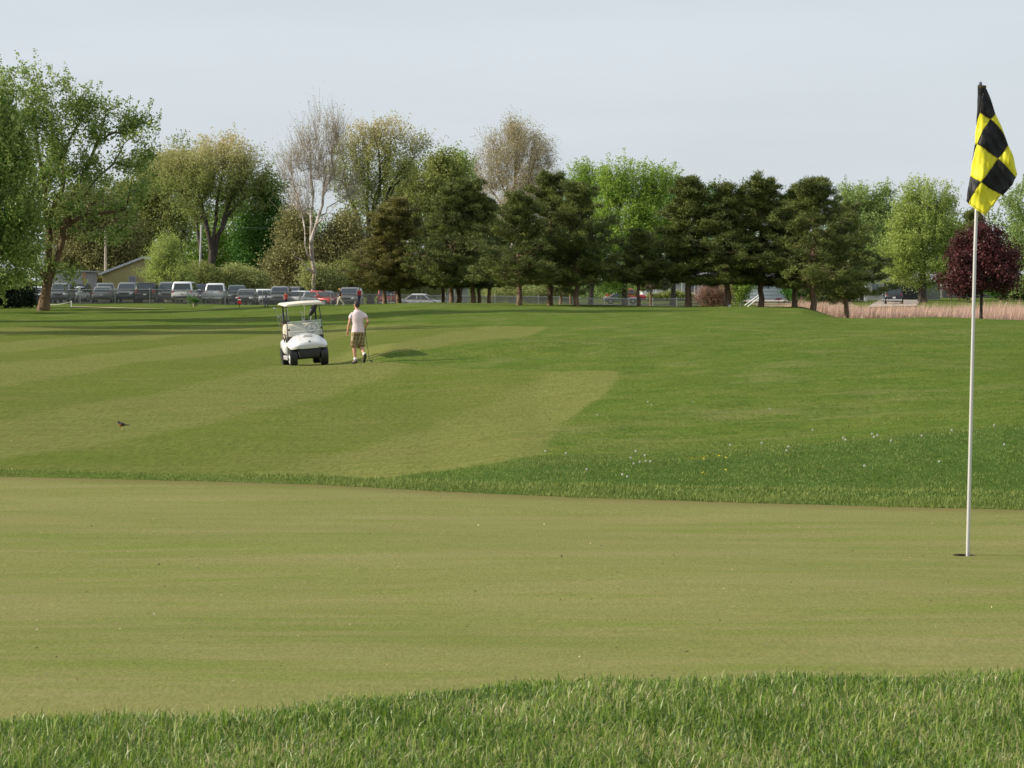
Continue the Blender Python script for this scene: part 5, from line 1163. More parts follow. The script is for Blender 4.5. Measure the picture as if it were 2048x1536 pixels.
    for q in 'LR':
        hp, kn, an = V_['hip' + q], V_['kn' + q], V_['an' + q]
        if shorts: p.tube([hp, hp.lerp(kn, 0.5), kn - (kn - hp) * 0.02, kn.lerp(an, 0.06)], [0.108, 0.112, 0.112, 0.114], 14)
        else: p.tube([hp, kn, an + Vector((0, 0, 0.01))], [0.104, 0.078, 0.068], 14)
    remesh(p.build('shorts' if shorts else 'trousers', trousers, root), vox, 2)
    for q in 'LR':
        an, toe = V_['an' + q], V_['toe' + q]; dv = (toe - an); dl = Vector((dv.x, dv.y, 0)).normalized() if abs(dv.x) + abs(dv.y) > 0.01 else Vector((0, 1, 0)); dn_ = dv.normalized()
        upv = Vector((1, 0, 0)).cross(dn_); 
        if upv.z < 0: upv = -upv
        sh_ = MB().tube([an - dn_ * 0.085 - upv * 0.045, an - dn_ * 0.05 - upv * 0.035, an + dn_ * 0.06 - upv * 0.03, toe - upv * 0.012, toe + dn_ * 0.03 - upv * 0.018], [(0.030, 0.030), (0.043, 0.048), (0.046, 0.042), (0.046, 0.030), (0.028, 0.020)], 12)
        o_ = remesh(sh_.build('shoe', shoes, root), max(0.009, vox * 0.8), 1)
        if shorts: MB().tube([an + (V_['kn' + q] - an).normalized() * 0.09, an + (V_['kn' + q] - an).normalized() * 0.01], [0.043, 0.043], 12).build('sock', M_whitep, root, smooth=True)
    return root
JG = dict(pelvis=(0, 0, 0.97), chest=(-0.01, 0.01, 1.30), neck=(-0.02, 0.03, 1.53), head=(-0.03, 0.06, 1.665),
  shL=(-0.175, 0.01, 1.42), elL=(-0.245, 0.0, 1.15), wrL=(-0.285, 0.07, 0.90), shR=(0.165, 0.01, 1.42), elR=(0.27, -0.13, 1.19), wrR=(0.21, 0.06, 1.02),
  hipL=(-0.085, 0, 0.90), knL=(-0.10, 0.07, 0.50), anL=(-0.075, 0.04, 0.085), toeL=(-0.13, 0.19, 0.035),
  hipR=(0.085, 0, 0.90), knR=(0.09, 0.08, 0.50), anR=(0.17, -0.17, 0.235), toeR=(0.165, -0.055, 0.065))
MANP = ground(716, 77.5); MANP.z = gz(MANP.x, MANP.y)
man = person('man in a pale pink shirt and plaid shorts walking away beside the golf cart', MANP, 0.18, JG, cloth('pale_pink_cloth', (0.74, 0.60, 0.61)), plaid(), paint('dark_shoe', (0.03, 0.03, 0.035), 0.5), hair=M_hair, vox=0.010, shorts=True, head_turn=0.35)
# golf club in his right hand
mw = Matrix.Translation(MANP) @ Matrix.Rotation(0.18, 4, 'Z')
ha = mw @ Vector((0.205, 0.10, 0.97)); dirc = Vector((0.13, 0.02, -0.86))
clb = thing('golf_club', 'dark golf club trailing from the right hand of the man in plaid shorts', 'golf club', ha)
M_shaft = paint('club_shaft', (0.10, 0.10, 0.10), 0.35, 0.6); M_iron = paint('club_iron', (0.5, 0.5, 0.5), 0.25, 1.0)
MB().tube([(0, 0, 0.06), dirc * 0.25], [0.014, 0.011], 8).build('grip', M_trim, clb); MB().tube([dirc * 0.25, dirc], [0.008, 0.006], 6).build('shaft', M_shaft, clb)
MB().tube([dirc, dirc + Vector((0.03, 0, -0.03)), dirc + Vector((0.09, 0, -0.045))], [(0.012, 0.010), (0.022, 0.014), (0.03, 0.012)], 8).build('head', M_trim, clb)
def walk(step=0.25, lift=0.0, arm=0.15, bend=0.0):
    return dict(pelvis=(0, 0, 0.95), chest=(0, 0.03, 1.28), neck=(0, 0.04, 1.50), head=(0, 0.07, 1.64), shL=(-0.18, 0.02, 1.42), elL=(-0.22, -arm * 0.6, 1.15), wrL=(-0.22, -arm + 0.06, 0.93), shR=(0.18, 0.02, 1.42), elR=(0.22, arm * 0.4, 1.15), wrR=(0.20, arm + 0.12, 0.98),
      hipL=(-0.08, 0, 0.89), knL=(-0.08, step * 0.7, 0.49), anL=(-0.08, step, 0.085), toeL=(-0.09, step + 0.14, 0.04), hipR=(0.08, 0, 0.89), knR=(0.08, -step * 0.35, 0.49), anR=(0.08, -step * 1.1, 0.12), toeR=(0.09, -step * 1.1 + 0.13, 0.035))
def walk_on(px, pyfoot, d): 
    return ground(px, d)
W1 = walk(0.36); B = ground(681, 207); B.z = at(681, 603.5, 207).z
person('small walking figure in a black shirt, khaki trousers and tan cap', ground(681, 196), math.pi / 2 + 0.3, W1, cloth('black_cloth', (0.02, 0.02, 0.025)), cloth('khaki_cloth', (0.58, 0.50, 0.36)), paint('white_shoe', (0.6, 0.6, 0.6), 0.6), cap=paint('tan_cap', (0.60, 0.36, 0.14), 0.8), vox=0.017, scale=0.69, group='players walking by the fence')
W2 = walk(0.12); W2['elL'] = (-0.30, 0.02, 1.17); W2['wrL'] = (-0.36, 0.10, 1.0)
person('small figure in a red shirt and dark trousers following the one in black', ground(719, 199), math.pi - 0.4, W2, cloth('red_cloth', (0.42, 0.04, 0.06)), cloth('navy_cloth', (0.04, 0.045, 0.07)), M_trim, hair=M_hair, vox=0.017, scale=0.69, group='players walking by the fence')
person('small person in a red top half hidden behind the golf cart roof', ground(572, 186), 0.4, walk(0.1), cloth('red_top_cloth', (0.55, 0.09, 0.07)), cloth('dark_blue_cloth', (0.04, 0.05, 0.10)), M_trim, hair=paint('brown_hair', (0.09, 0.05, 0.025), 0.6), vox=0.017, scale=0.62, group='players walking by the fence')
person('small person in blue-grey clothes left of the golf cart', ground(533, 191), 1.2, walk(0.16), cloth('blue_grey_cloth', (0.13, 0.15, 0.24)), cloth('slate_cloth', (0.10, 0.11, 0.16)), M_trim, hair=M_hair, vox=0.017, scale=0.55, group='players walking by the fence')
JB = dict(pelvis=(0, -0.05, 0.80), chest=(0, 0.24, 0.98), neck=(0, 0.42, 1.06), head=(0, 0.54, 1.08), shL=(-0.18, 0.34, 0.98), elL=(-0.20, 0.42, 0.70), wrL=(-0.16, 0.48, 0.46), shR=(0.18, 0.34, 0.98), elR=(0.20, 0.40, 0.70), wrR=(0.16, 0.50, 0.48),
  hipL=(-0.09, -0.02, 0.76), knL=(-0.10, 0.16, 0.44), anL=(-0.10, 0.0, 0.085), toeL=(-0.11, 0.14, 0.04), hipR=(0.09, -0.02, 0.76), knR=(0.10, 0.20, 0.44), anR=(0.10, 0.06, 0.085), toeR=(0.11, 0.20, 0.04))
person('person in a white shirt and jeans bending over at the roadside by the reeds', ground(1766, 322), -math.pi / 2 - 0.25, JB, cloth('white_cloth', (0.72, 0.72, 0.74)), cloth('denim', (0.16, 0.20, 0.28)), M_trim, hair=M_hair, vox=0.018, sleeves=0.7)

# ================================================================ GOLF CART
CP = ground(611, 79.2)
cart = thing('golf_cart', 'white golf cart with a flat roof and folded-down windscreen on the fairway', 'golf cart', CP, 0)
cart.rotation_euler = (0, R(-4.4), R(12)); cart.scale = (0.95, 0.95, 1)
M_cw = paint('cart_white', (0.64, 0.64, 0.64), 0.3, 0, 0.03, 2, 0.5); M_cream = paint('cart_cream', (0.66, 0.58, 0.46), 0.55, 0, 0.05); M_roof = paint('cart_roof', (0.70, 0.64, 0.52), 0.45, 0, 0.05, 2)
def gglass():
    m, t, b = base_mat('clear_screen'); b.inputs['Base Color'].default_value = (0.85, 0.9, 0.92, 1); b.inputs['Roughness'].default_value = 0.08; b.inputs['Transmission Weight'].default_value = 0.0
    tr = N(t, 'ShaderNodeBsdfTransparent'); tr.inputs[0].default_value = (0.92, 0.95, 0.95, 1); ms = N(t, 'ShaderNodeMixShader'); ms.inputs[0].default_value = 0.17
    t.links.new(tr.outputs[0], ms.inputs[1]); t.links.new(b.outputs[0], ms.inputs[2]); t.links.new(ms.outputs[0], t.nodes['Material Output'].inputs[0]); return m
# front cowl: lofted over the length, domed, with wheel openings cut by black arch liners
def cring(y, w_, zt, zs, zb, n=15):
    out = []
    for k in range(n):
        u = -1 + 2 * k / (n - 1); x_ = w_ * math.copysign(abs(u) ** 0.85, u); z_ = zs + (zt - zs) * (1 - abs(u) ** 2.6); out.append((x_, y, z_))
    return out
cw = [(-1.20, 0.26, 0.60, 0.585), (-1.19, 0.34, 0.66, 0.615), (-1.13, 0.45, 0.715, 0.60), (-1.02, 0.54, 0.765, 0.575), (-0.88, 0.585, 0.815, 0.60), (-0.72, 0.60, 0.865, 0.645), (-0.58, 0.60, 0.905, 0.675), (-0.46, 0.59, 0.925, 0.66), (-0.40, 0.57, 0.91, 0.62)]
top = [cring(y, w_, zt, zs, 0) for y, w_, zt, zs in cw]
bot = []
for (y, w_, zt, zs), tr_ in zip(cw, top):
    dropv = np.interp(y, [-1.2, -1.1, -0.95, -0.8, -0.6, -0.5, -0.4], [0.085, 0.10, 0.05, 0.05, 0.06, 0.25, 0.35])
    bot.append([(p[0] * (1.0 if abs(p[0]) > 0.4 * w_ else 0.98), p[1] + (0.02 if y < -1.1 else 0), (zs - dropv) if abs(p[0]) > 0.55 * w_ else zs - dropv - 0.0) for p in tr_])
vs, fs = [], []; n_ = 15
for a_, b_ in zip(top, bot): vs += a_ + list(reversed(b_))
m_ = 2 * n_
for i in range(len(cw) - 1):
    for k in range(m_): k2 = (k + 1) % m_; fs.append((i * m_ + k, i * m_ + k2, (i + 1) * m_ + k2, (i + 1) * m_ + k))
fs.append(tuple(range(m_))); fs.append(tuple((len(cw) - 1) * m_ + k for k in reversed(range(m_))))
cwl = MB().add(vs, fs).build('front_cowl', M_cw, cart, smooth=False, bevel=0.02)
# raised centre panel and emblem
pan = []
for y, w_, zt, zs in cw[:8]: pan.append([(u * (0.18 + 0.10 * (y + 1.2)), y - 0.006, zt - (1 - (1 - abs(u * 0.4) ** 2.6)) * (zt - zs) + 0.014 * (1 - abs(u) ** 4)) for u in (-1, -0.6, 0, 0.6, 1)])
vs = [p for r_ in pan for p in r_]; fs = [(i * 5 + k, i * 5 + k + 1, (i + 1) * 5 + k + 1, (i + 1) * 5 + k) for i in range(7) for k in range(4)]
MB().add(vs, fs).build('hood_panel', M_cw, cwl, smooth=True, fixn=False)
nrm_ = Vector((0, -0.9, 0.42)).normalized(); ec = Vector((0.02, -1.165, 0.70)); em = MB().tube([ec, ec + nrm_ * 0.012], 0.036, 16).build('emblem', M_trim, cwl)
for k in range(6):
    a_ = k * 2 * math.pi / 6 + math.pi / 2; uu = Vector((1, 0, 0)); vv = nrm_.cross(uu); d_ = uu * math.cos(a_) + vv * math.sin(a_); MB().tube([ec + nrm_ * 0.013, ec + nrm_ * 0.013 + d_ * 0.03], 0.0035, 5).build('emblem_fork', M_chrome, cwl)
for k in range(2): MB().box((0.02 + 0.02 * k, -0.86 + 0.12 * k, 0.845 + 0.035 * k), (0.14 - 0.03 * k, 0.018, 0.006), Matrix.Rotation(0.4, 3, 'X')).build('scorecard_clip', M_greyw, cwl)
# black lower front, bumper, floor
MB().loft([[(-0.30, -1.13, 0.24), (0.30, -1.13, 0.24), (0.36, -1.13, 0.50), (-0.36, -1.13, 0.50)], [(-0.34, -0.6, 0.20), (0.34, -0.6, 0.20), (0.36, -0.6, 0.62), (-0.36, -0.6, 0.62)]]).build('front_bumper', M_trim, cart, bevel=0.03)
MB().box((0, -0.05, 0.27), (0.52, 0.62, 0.045)).build('floor', M_trim, cart, bevel=0.01)
for s in (-1, 1): MB().box((s * 0.555, -0.02, 0.255), (0.045, 0.46, 0.06)).build('side_sill', M_greyw, cart, bevel=0.015)
MB().loft([[(-0.56, -0.44, 0.28), (0.56, -0.44, 0.28), (0.57, -0.44, 0.86), (-0.57, -0.44, 0.86)], [(-0.54, -0.30, 0.30), (0.54, -0.30, 0.30), (0.55, -0.36, 0.84), (-0.55, -0.36, 0.84)]]).build('dashboard', M_trim, cart, bevel=0.02)
# rear body
rbw = [(0.18, 0.52, 0.32, 0.60), (0.24, 0.585, 0.31, 0.66), (0.45, 0.60, 0.30, 0.74), (0.75, 0.60, 0.38, 0.79), (1.05, 0.59, 0.40, 0.78), (1.20, 0.52, 0.42, 0.72)]
rings = []
for y, w_, z0, z1 in rbw:
    zc, hz = (z0 + z1) / 2, (z1 - z0) / 2; rr_ = []
    for k in range(20):
        a_ = 2 * math.pi * (k + 0.5) / 20; c_, s_ = math.cos(a_), math.sin(a_); rr_.append((math.copysign(abs(c_) ** 0.4, c_) * w_, y, zc + math.copysign(abs(s_) ** 0.5, s_) * hz))
    rings.append(rr_)
MB().loft(rings).build('rear_body', M_cw, cart, smooth=True)
for s in (-1, 1):
    MB().tube([(s * 0.45, 0.86, 0.27), (s * 0.604, 0.86, 0.26)], 0.27, 20).build('wheel_arch', M_trim, cart)
    MB().tube([(s * 0.36, -0.80, 0.31), (s * 0.572, -0.80, 0.31)], 0.27, 20).build('wheel_arch', M_trim, cart)
    for wy in (-0.80, 0.86):
        x_ = s * 0.47; wh = MB().tube([(x_ - 0.105, wy, 0.23), (x_ - 0.085, wy, 0.23), (x_ + 0.085, wy, 0.23), (x_ + 0.105, wy, 0.23)], [0.205, 0.23, 0.23, 0.205], 24).build('wheel', M_tyre, cart, smooth=False, bevel=0.008)
        xs_ = x_ + s * 0.10; MB().tube([(xs_, wy, 0.23), (xs_ + s * 0.018, wy, 0.23)], [0.135, 0.115], 16).build('rim', M_cw, wh); MB().tube([(xs_ + s * 0.018, wy, 0.23), (xs_ + s * 0.03, wy, 0.23)], 0.035, 10).build('hub', M_trim, wh)
# seat
MB().box((0, 0.12, 0.70), (0.50, 0.25, 0.065)).build('seat', M_cream, cart, bevel=0.05)
sb = MB()
def sring(z_, w_, y, th): return [(sx_ * w_, y + sy * th, z_ ) for sx_, sy in ((-1, -1), (-0.5, -1.05), (0, -1.05), (0.5, -1.05), (1, -1), (1.04, 0), (1, 1), (0.5, 1), (0, 1), (-0.5, 1), (-1, 1), (-1.04, 0))]
rg = [sring(0.78, 0.50, 0.37, 0.05), sring(0.85, 0.53, 0.385, 0.065), sring(1.02, 0.54, 0.42, 0.065)]
t_ = sring(1.16, 0.51, 0.45, 0.055); rg.append([(p[0], p[1], p[2] - 0.07 * (1 - min(1, abs(p[0]) / 0.4) ** 2)) for p in t_])
t_ = sring(1.21, 0.47, 0.46, 0.035); rg.append([(p[0], p[1], p[2] - 0.08 * (1 - min(1, abs(p[0]) / 0.4) ** 2)) for p in t_])
sb.loft(rg).build('backrest', M_cream, cart, smooth=True)
for s in (-1, 1):
    MB().tube([(s * 0.53, 0.42, 0.70), (s * 0.545, 0.44, 0.92), (s * 0.55, 0.20, 0.92), (s * 0.545, -0.02, 0.86), (s * 0.52, -0.02, 0.68)], 0.017, 8).build('armrest', M_trim, cart)
    MB().tube([(s * 0.47, 0.62, 0.70), (s * 0.49, 0.52, 1.2), (s * 0.50, 0.46, 1.74)], 0.026, 8).build('rear_post', M_trim, cart)
    MB().tube([(s * 0.54, -0.50, 0.70), (s * 0.53, -0.47, 1.0), (s * 0.50, -0.36, 1.74)], 0.015, 8).build('front_post', M_trim, cart)
# roof
rr = []
for y, w_, z_ in ((-0.66, 0.52, 1.755), (-0.62, 0.585, 1.765), (-0.3, 0.61, 1.785), (0.3, 0.61, 1.80), (0.75, 0.60, 1.795), (0.95, 0.58, 1.77), (0.99, 0.52, 1.755)):
    rr.append([(-w_, y, z_ - 0.03), (-w_ * 1.0, y, z_ + 0.005), (-w_ * 0.9, y, z_ + 0.035), (0, y, z_ + 0.05), (w_ * 0.9, y, z_ + 0.035), (w_, y, z_ + 0.005), (w_, y, z_ - 0.03), (0, y, z_ - 0.02)])
MB().loft(rr).build('roof', M_roof, cart, smooth=False, bevel=0.012)
# windscreen: one pane fixed to the front posts
MB().poly([(-0.525, -0.535, 0.88), (0.525, -0.535, 0.88), (0.515, -0.475, 1.28), (-0.515, -0.475, 1.28)], (0, -0.006, 0)).build('windscreen', gglass(), cart)
MB().tube([(-0.53, -0.54, 1.00), (0.45, -0.54, 1.00)], 0.008, 6).build('screen_bar', M_whitep, cart); MB().tube([(-0.515, -0.48, 1.283), (0.515, -0.48, 1.283)], 0.006, 6).build('screen_edge', M_whitep, cart)
for s in (-1, 1): MB().box((s * 0.49, -0.555, 1.06), (0.022, 0.012, 0.028)).build('screen_clamp', M_trim, cart)
# steering wheel
wc = Vector((0.24, -0.22, 1.06)); ax = Vector((0, 0.75, 0.65)).normalized(); u_ = Vector((1, 0, 0)); v_ = ax.cross(u_)
ringp = [wc + (u_ * math.cos(a) + v_ * math.sin(a)) * 0.17 for a in np.linspace(0, 2 * math.pi, 25)]
sw = MB().tube(ringp, 0.014, 8, cap=False).build('steering_wheel', M_trim, cart, smooth=True)
for a_ in (0.5, 2.64, 4.71): MB().tube([wc - ax * 0.03, wc + (u_ * math.cos(a_) + v_ * math.sin(a_)) * 0.165], 0.010, 6).build('spoke', M_trim, sw)
MB().tube([wc - ax * 0.03, wc - ax * 0.32], 0.022, 8).build('steering_column', M_trim, cart)
MB().box((0.25, 0.98, 0.62), (0.30, 0.20, 0.04)).build('bag_rack', M_trim, cart); MB().tube([(-0.42, 1.22, 0.9), (0.42, 1.22, 0.9)], 0.012, 6).build('bag_strap_bar', M_trim, cart)
# golf bags and clubs riding on the back: things of their own
cm = Matrix.LocRotScale(CP, cart.rotation_euler, None)
def bag(label, x_, mat, clubs, tilt):
    o_ = cm @ Vector((x_, 1.05, 0.50)); root = thing('golf_bag', label, 'golf bag', o_, R(17), 'golf bags on the cart'); dv = Vector((tilt, 0.06, 1)).normalized()
    MB().tube([dv * 0.0, dv * 0.02, dv * 0.70, dv * 0.78], [0.10, 0.115, 0.13, 0.135], 14).build('bag_body', mat, root); MB().tube([dv * 0.74, dv * 0.79], 0.142, 14).build('bag_rim', M_trim, root)
    MB().box(dv * 0.35 + Vector((0, 0.13, 0)), (0.09, 0.05, 0.18)).build('pocket', mat, root, bevel=0.02)
    for (cx, cy, hh_, kind) in clubs:
        e = dv * 0.78 + Vector((cx, cy, 0)); tp = e + Vector((cx * 0.6 + tilt * 0.2, cy * 0.4, hh_)); c_ = thing('golf_club', kind[1], 'golf club', o_, R(17), 'clubs in the golf bags')
        MB().tube([e - dv * 0.5, tp], 0.006, 6).build('shaft', M_iron, c_)
        if kind[0] == 'iron': MB().tube([tp - Vector((0, 0, 0.01)), tp + Vector((-0.03, 0, 0.015)), tp + Vector((-0.075, 0, 0.035))], [(0.008, 0.008), (0.022, 0.009), (0.030, 0.008)], 8).build('head', M_iron, c_)
        else: MB().ell(tp + Vector((kind[3] * 0.05, 0, 0.05)), kind[4], 12, 8, Matrix.Rotation(kind[3] * 0.5, 3, 'Y')).build('head_cover', kind[2], c_, smooth=True)
M_bagk = paint('black_bag_cloth', (0.03, 0.03, 0.035), 0.7); M_bagb = paint('brown_bag_cloth', (0.12, 0.06, 0.035), 0.7); M_hw = paint('white_head_cover', (0.75, 0.70, 0.62), 0.6); M_ho = paint('orange_head_cover', (0.65, 0.25, 0.04), 0.6); M_hk = paint('black_head_cover', (0.02, 0.02, 0.022), 0.6)
bag('dark brown golf bag behind the empty passenger side of the cart', -0.34, M_bagb, [(-0.05, 0, 0.16, ('iron', 'shorter iron in the brown bag, nearest the left post')), (-0.16, 0.02, 0.36, ('iron', 'longest iron, sticking out left of the cart')), (0.03, 0.04, 0.20, ('iron', 'iron standing against the left rear post')), (0.05, -0.03, 0.34, ('iron', 'iron whose head shows just right of the left rear post')), (-0.08, 0.05, 0.10, ('iron', 'shortest iron in the brown bag'))], -0.08)
bag('black golf bag behind the steering wheel side of the cart', 0.16, M_bagk, [(-0.10, 0, 0.20, ('iron', 'iron at the left of the black bag')), (-0.05, 0.03, 0.42, ('cover', 'club with a pale head cover left of the right rear post', M_hw, 0, (0.055, 0.055, 0.075))), (0.07, 0, 0.26, ('cover', 'club with the big black head cover leaning right', M_hk, 1, (0.085, 0.08, 0.22))), (0.10, 0.04, 0.44, ('cover', 'club with a small orange head cover above the black one', M_ho, 1, (0.05, 0.05, 0.05)))], 0.10)

# ================================================================ ROBIN
xb, yb = hit(243, 860); BB = Vector((xb, yb, gz(xb, yb)))
rob = thing('robin', 'small dark bird with a rusty breast standing on the fairway at the left', 'bird', BB, R(12))
M_rback = paint('robin_back', (0.05, 0.042, 0.035), 0.7, var=0.3, nscale=60); M_rbr = paint('robin_breast', (0.36, 0.11, 0.03), 0.7, var=0.2, nscale=60); M_beak = paint('beak', (0.50, 0.33, 0.05), 0.5)
bd = MB().tube([(0.055, 0, 0.085), (0.035, 0, 0.09), (0.0, 0, 0.098), (-0.035, 0, 0.112), (-0.055, 0, 0.128)], [0.010, 0.026, 0.036, 0.030, 0.018], 12).ell((-0.062, 0, 0.138), (0.021, 0.019, 0.019), 12, 8)
remesh(bd.build('body', M_rback, rob), 0.004, 3)
MB().ell((-0.016, 0, 0.088), (0.040, 0.0325, 0.030), 14, 8, Matrix.Rotation(0.35, 3, 'Y')).build('breast', M_rbr, rob, smooth=True)
MB().tube([(-0.080, 0, 0.138), (-0.103, 0, 0.133)], [0.006, 0.0012], 6).build('beak', M_beak, rob)
MB().tube([(0.045, 0, 0.088), (0.09, 0, 0.086), (0.125, 0, 0.083)], [(0.012, 0.008), (0.014, 0.004), (0.016, 0.003)], 8).build('tail', M_rback, rob)
for s in (-1, 1):
    MB().ell((0.012, s * 0.030, 0.100), (0.046, 0.010, 0.022), 12, 6, Matrix.Rotation(0.12, 3, 'Y')).build('wing', M_rback, rob, smooth=True)
    MB().tube([(0.0, s * 0.014, 0.07), (0.006, s * 0.015, 0.035), (-0.004, s * 0.015, 0.004)], 0.0028, 6).tube([(0.010, s * 0.015, 0.003), (-0.022, s * 0.015, 0.003)], 0.002, 5).build('leg', M_beak, rob)
    MB().ell((-0.070, s * 0.0165, 0.141), (0.003, 0.002, 0.003), 8, 5).build('eye', M_trim, rob)

# ================================================================ FLAGSTICK
fs_ = thing('flagstick', 'white flagstick with a hanging yellow and black checked flag in the hole', 'flagstick', HOLE)
PD = HOLE.y; toL = lambda px, py: at(px, py, PD) - HOLE
pt0, pt1 = toL(1936.5, 1110), toL(1961.5, 166); pt0 = Vector((0, 0, -0.10))
bA = toL(1935.5, 1110)
M_pole = paint('white_fibreglass', (0.52, 0.51, 0.49), 0.28, var=0.03)
MB().tube([pt0 + Vector((bA.x, 0, 0)), Vector((bA.x, 0, 0.012)), toL(1950, 500), pt1], [0.0085, 0.0085, 0.0075, 0.0065], 14).build('pole', M_pole, fs_, smooth=True)
MB().tube([toL(1960.5, 174), toL(1960.8, 166.5), toL(1960.8, 163.5)], [0.0075, 0.008, 0.004], 12).build('pole_cap', paint('grey_cap', (0.10, 0.10, 0.13), 0.5), fs_, smooth=True)
def fabric(name, c, c2):
    m, t, b = base_mat(name); v = objco(t); cc_ = mix(t, noise(t, v, 30, 3), c, c2); t.links.new(cc_, b.inputs['Base Color']); b.inputs['Roughness'].default_value = 0.55; b.inputs['Specular IOR Level'].default_value = 0.3; b.inputs['Sheen Weight'].default_value = 0.05
    n = noise(t, v, 900, 2, 0.5, 0, 1); bp = N(t, 'ShaderNodeBump'); bp.inputs['Strength'].default_value = 0.15; bp.inputs['Distance'].default_value = 0.0005; t.links.new(n, bp.inputs['Height']); t.links.new(bp.outputs[0], b.inputs['Normal'])
    tr = N(t, 'ShaderNodeBsdfTranslucent'); t.links.new(cc_, tr.inputs[0]); ms = N(t, 'ShaderNodeMixShader'); ms.inputs[0].default_value = 0.22
    t.links.new(b.outputs[0], ms.inputs[1]); t.links.new(tr.outputs[0], ms.inputs[2]); t.links.new(ms.outputs[0], t.nodes['Material Output'].inputs[0]); return m
M_fy = fabric('flag_yellow', (0.74, 0.70, 0.02), (0.80, 0.76, 0.05)); M_fk = fabric('flag_black', (0.010, 0.010, 0.010), (0.018, 0.018, 0.018)); M_seam = paint('flag_seam', (0.22, 0.17, 0.02), 0.8)
K = 4.957
def fw(cx, cy):   # flag cloth depth (metres, negative is towards us), cx, cy in the flag's own chart
    u = (cx - 360) / 500; v_ = (cy - 150) / 1300
    w_ = -0.012 - 0.050 * math.sin(math.pi * min(1, max(0, u)) * 0.9) * min(1, v_ * 1.8) + 0.012 * math.sin(u * 11 + v_ * 3.0) * min(1, v_ * 1.5) + 0.006 * math.sin(v_ * 21 + u * 7) * min(1, v_ * 2) + 0.0035 * math.sin(v_ * 47 - u * 29 + 1.0) + 0.0022 * math.sin(v_ * 18 + u * 63) * min(1, v_ * 2)
    return w_ - 0.010 * math.exp(-((cx - 500) / 40) ** 2) * (1 - v_)
def fpt(cx, cy, back=0.0):
    p = toL(1860 + cx / K, 140 + cy / K); return Vector((p.x, p.y + fw(cx, cy) + back, p.z))
def resample(P, n):
    P = [Vector((p[0], p[1], 0)) for p in P]; L = [0]
    for a_, b_ in zip(P, P[1:]): L.append(L[-1] + (b_ - a_).length)
    out = []
    for k in range(n + 1):
        s = L[-1] * k / n; i = 0
        while i < len(P) - 2 and L[i + 1] < s: i += 1
        f = 0 if L[i + 1] == L[i] else (s - L[i]) / (L[i + 1] - L[i]); out.append(P[i].lerp(P[i + 1], f))
    return out
flag = bpy.data.objects.new('flag', None); col.objects.link(flag); flag.parent = fs_
def patch(mat, A, Bq, C, D, back=0.0, nm='panel', n=12):
    """four sides of a cloth panel: A (top, left->right), Bq (right, top->bottom), C (bottom, left->right), D (left, top->bottom)"""
    a_, b_, c_, d_ = resample(A, n), resample(Bq, n), resample(C, n), resample(D, n); V, f_ = [], []
    for j in range(n + 1):
        for i in range(n + 1):
            u, v_ = i / n, j / n
            p = a_[i] * (1 - v_) + c_[i] * v_ + d_[j] * (1 - u) + b_[j] * u - (a_[0] * (1 - u) * (1 - v_) + a_[n] * u * (1 - v_) + c_[0] * (1 - u) * v_ + c_[n] * u * v_)
            V.append(tuple(fpt(p.x, p.y, back)))
    for j in range(n):
        for i in range(n): q = j * (n + 1) + i; f_.append((q, q + n + 1, q + n + 2, q + 1))
    o_ = link(nm, raw_mesh(nm, V, f_, 4, mat, True), flag); s_ = o_.modifiers.new('thick', 'SOLIDIFY'); s_.thickness = 0.0012; s_.offset = 0; return o_
# seam lines shared by neighbouring panels
S_tl = [(500, 300), (490, 360), (482, 428)]; S1 = [(482, 428), (535, 462), (588, 490)]; S2 = [(588, 490), (612, 468), (638, 436)]
S3 = [(588, 490), (540, 555), (500, 610), (470, 690), (452, 742)]; S4 = [(588, 490), (640, 540), (690, 600), (725, 660), (755, 750)]
S5 = [(452, 742), (520, 785), (590, 840), (655, 885)]; S6 = [(755, 750), (705, 820), (655, 885)]
S7 = [(655, 885), (600, 960), (540, 1040), (480, 1115)]; S8 = [(655, 885), (720, 950), (780, 1010), (828, 1060)]
S9 = [(480, 1115), (570, 1175), (682, 1238)]; S11 = [(395, 1055), (430, 1085), (480, 1115)]; S12 = [(480, 1115), (430, 1200), (400, 1260), (375, 1328)]
rev = lambda s: list(reversed(s))
patch(M_fk, [(466, 155), (552, 155)], [(552, 155), (550, 185), (515, 250), (500, 300), (482, 428)], [(449, 560), (465, 500), (482, 428)], [(466, 155), (462, 330), (449, 560)], nm='sleeve')
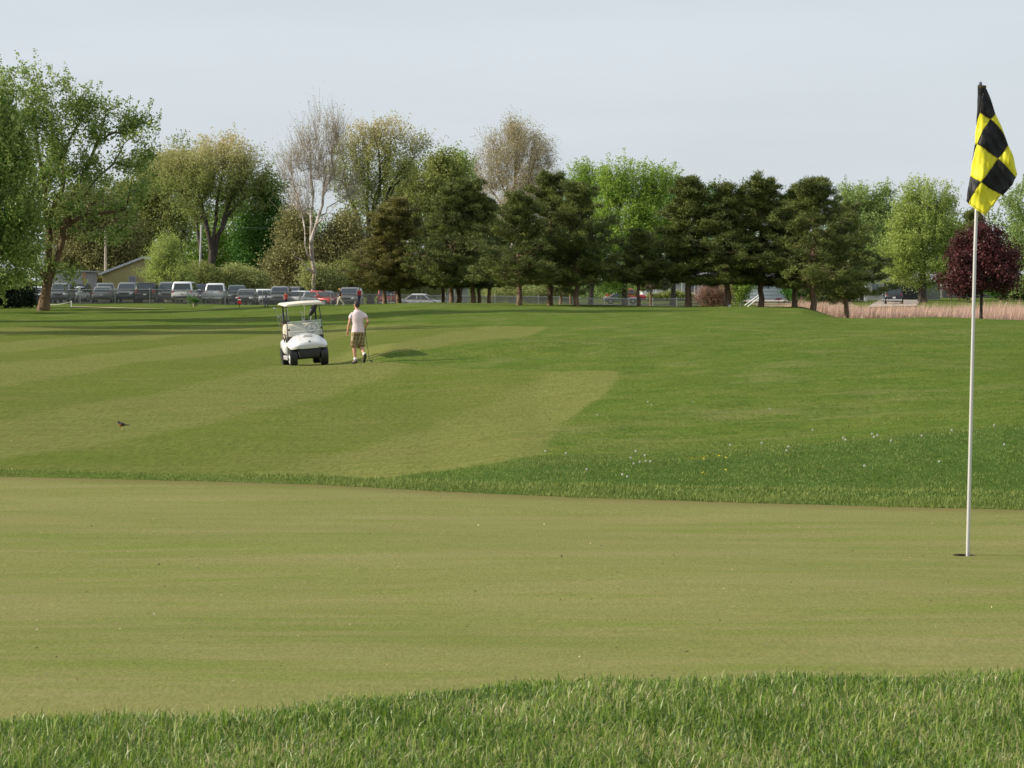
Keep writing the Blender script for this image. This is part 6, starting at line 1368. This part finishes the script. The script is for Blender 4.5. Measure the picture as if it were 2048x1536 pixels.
patch(M_fk, [(545, 188), (552, 190)], [(552, 190), (592, 290), (638, 436)], [(588, 490), (612, 468), (638, 436)], [(545, 188), (530, 300), (560, 420), (588, 490)], -0.001)
patch(M_fk, [(530, 215), (545, 188)], [(545, 188), (530, 300), (560, 420), (588, 490)], S1, [(530, 215), (500, 300), (490, 360), (482, 428)], -0.001)
patch(M_fy, S1, S3, [(432, 742), (452, 742)], [(482, 428), (449, 560), (440, 640), (432, 742)])
patch(M_fy, S2, [(638, 436), (685, 540), (725, 650), (755, 750)], rev([(755, 750), (740, 705), (725, 660), (714, 640)]), [(588, 490), (640, 540), (690, 600), (714, 640)])
patch(M_fk, S4, rev(rev(S6)), S5, S3)
patch(M_fy, S5, S7, S11, [(452, 742), (434, 800), (408, 930), (395, 1055)])
patch(M_fk, [(452, 742), (432, 742)], [(432, 742), (423, 810)], [(408, 900), (423, 810)], [(452, 742), (434, 800), (408, 900)], 0.002)
patch(M_fy, S6[::-1][::-1] if False else [(755, 750), (705, 820), (655, 885)], S8, [(855, 1040), (828, 1060)], [(755, 750), (805, 860), (855, 1040)])
patch(M_fk, S8, [(828, 1060), (790, 1110), (740, 1170), (682, 1238)], S9, S7)
patch(M_fk, [(828, 1060), (850, 1050)], [(850, 1050), (800, 1140), (700, 1245)], [(682, 1238), (700, 1245)], [(828, 1060), (760, 1150), (682, 1238)], 0.006)
patch(M_fk, S11, S12, [(357, 1300), (375, 1328)], [(395, 1055), (372, 1170), (357, 1300)])
patch(M_fy, S9, [(682, 1238), (612, 1340), (530, 1445)], [(375, 1328), (450, 1395), (530, 1445)], S12)
def seam(S, r_=0.0009, mat=M_seam, off=-0.0025): MB().tube([fpt(p.x, p.y, off) for p in resample(S, 14)], r_, 5).build('seam', mat, flag, fixn=False)
for S in (S1, S2, S3, S4, S5, S6, S7, S8, S9, S11, S12): seam(S)
seam([(385, 1318), (452, 1378), (528, 1424)]); seam([(668, 1238), (604, 1330), (528, 1424)]); seam([(468, 172), (550, 172)])
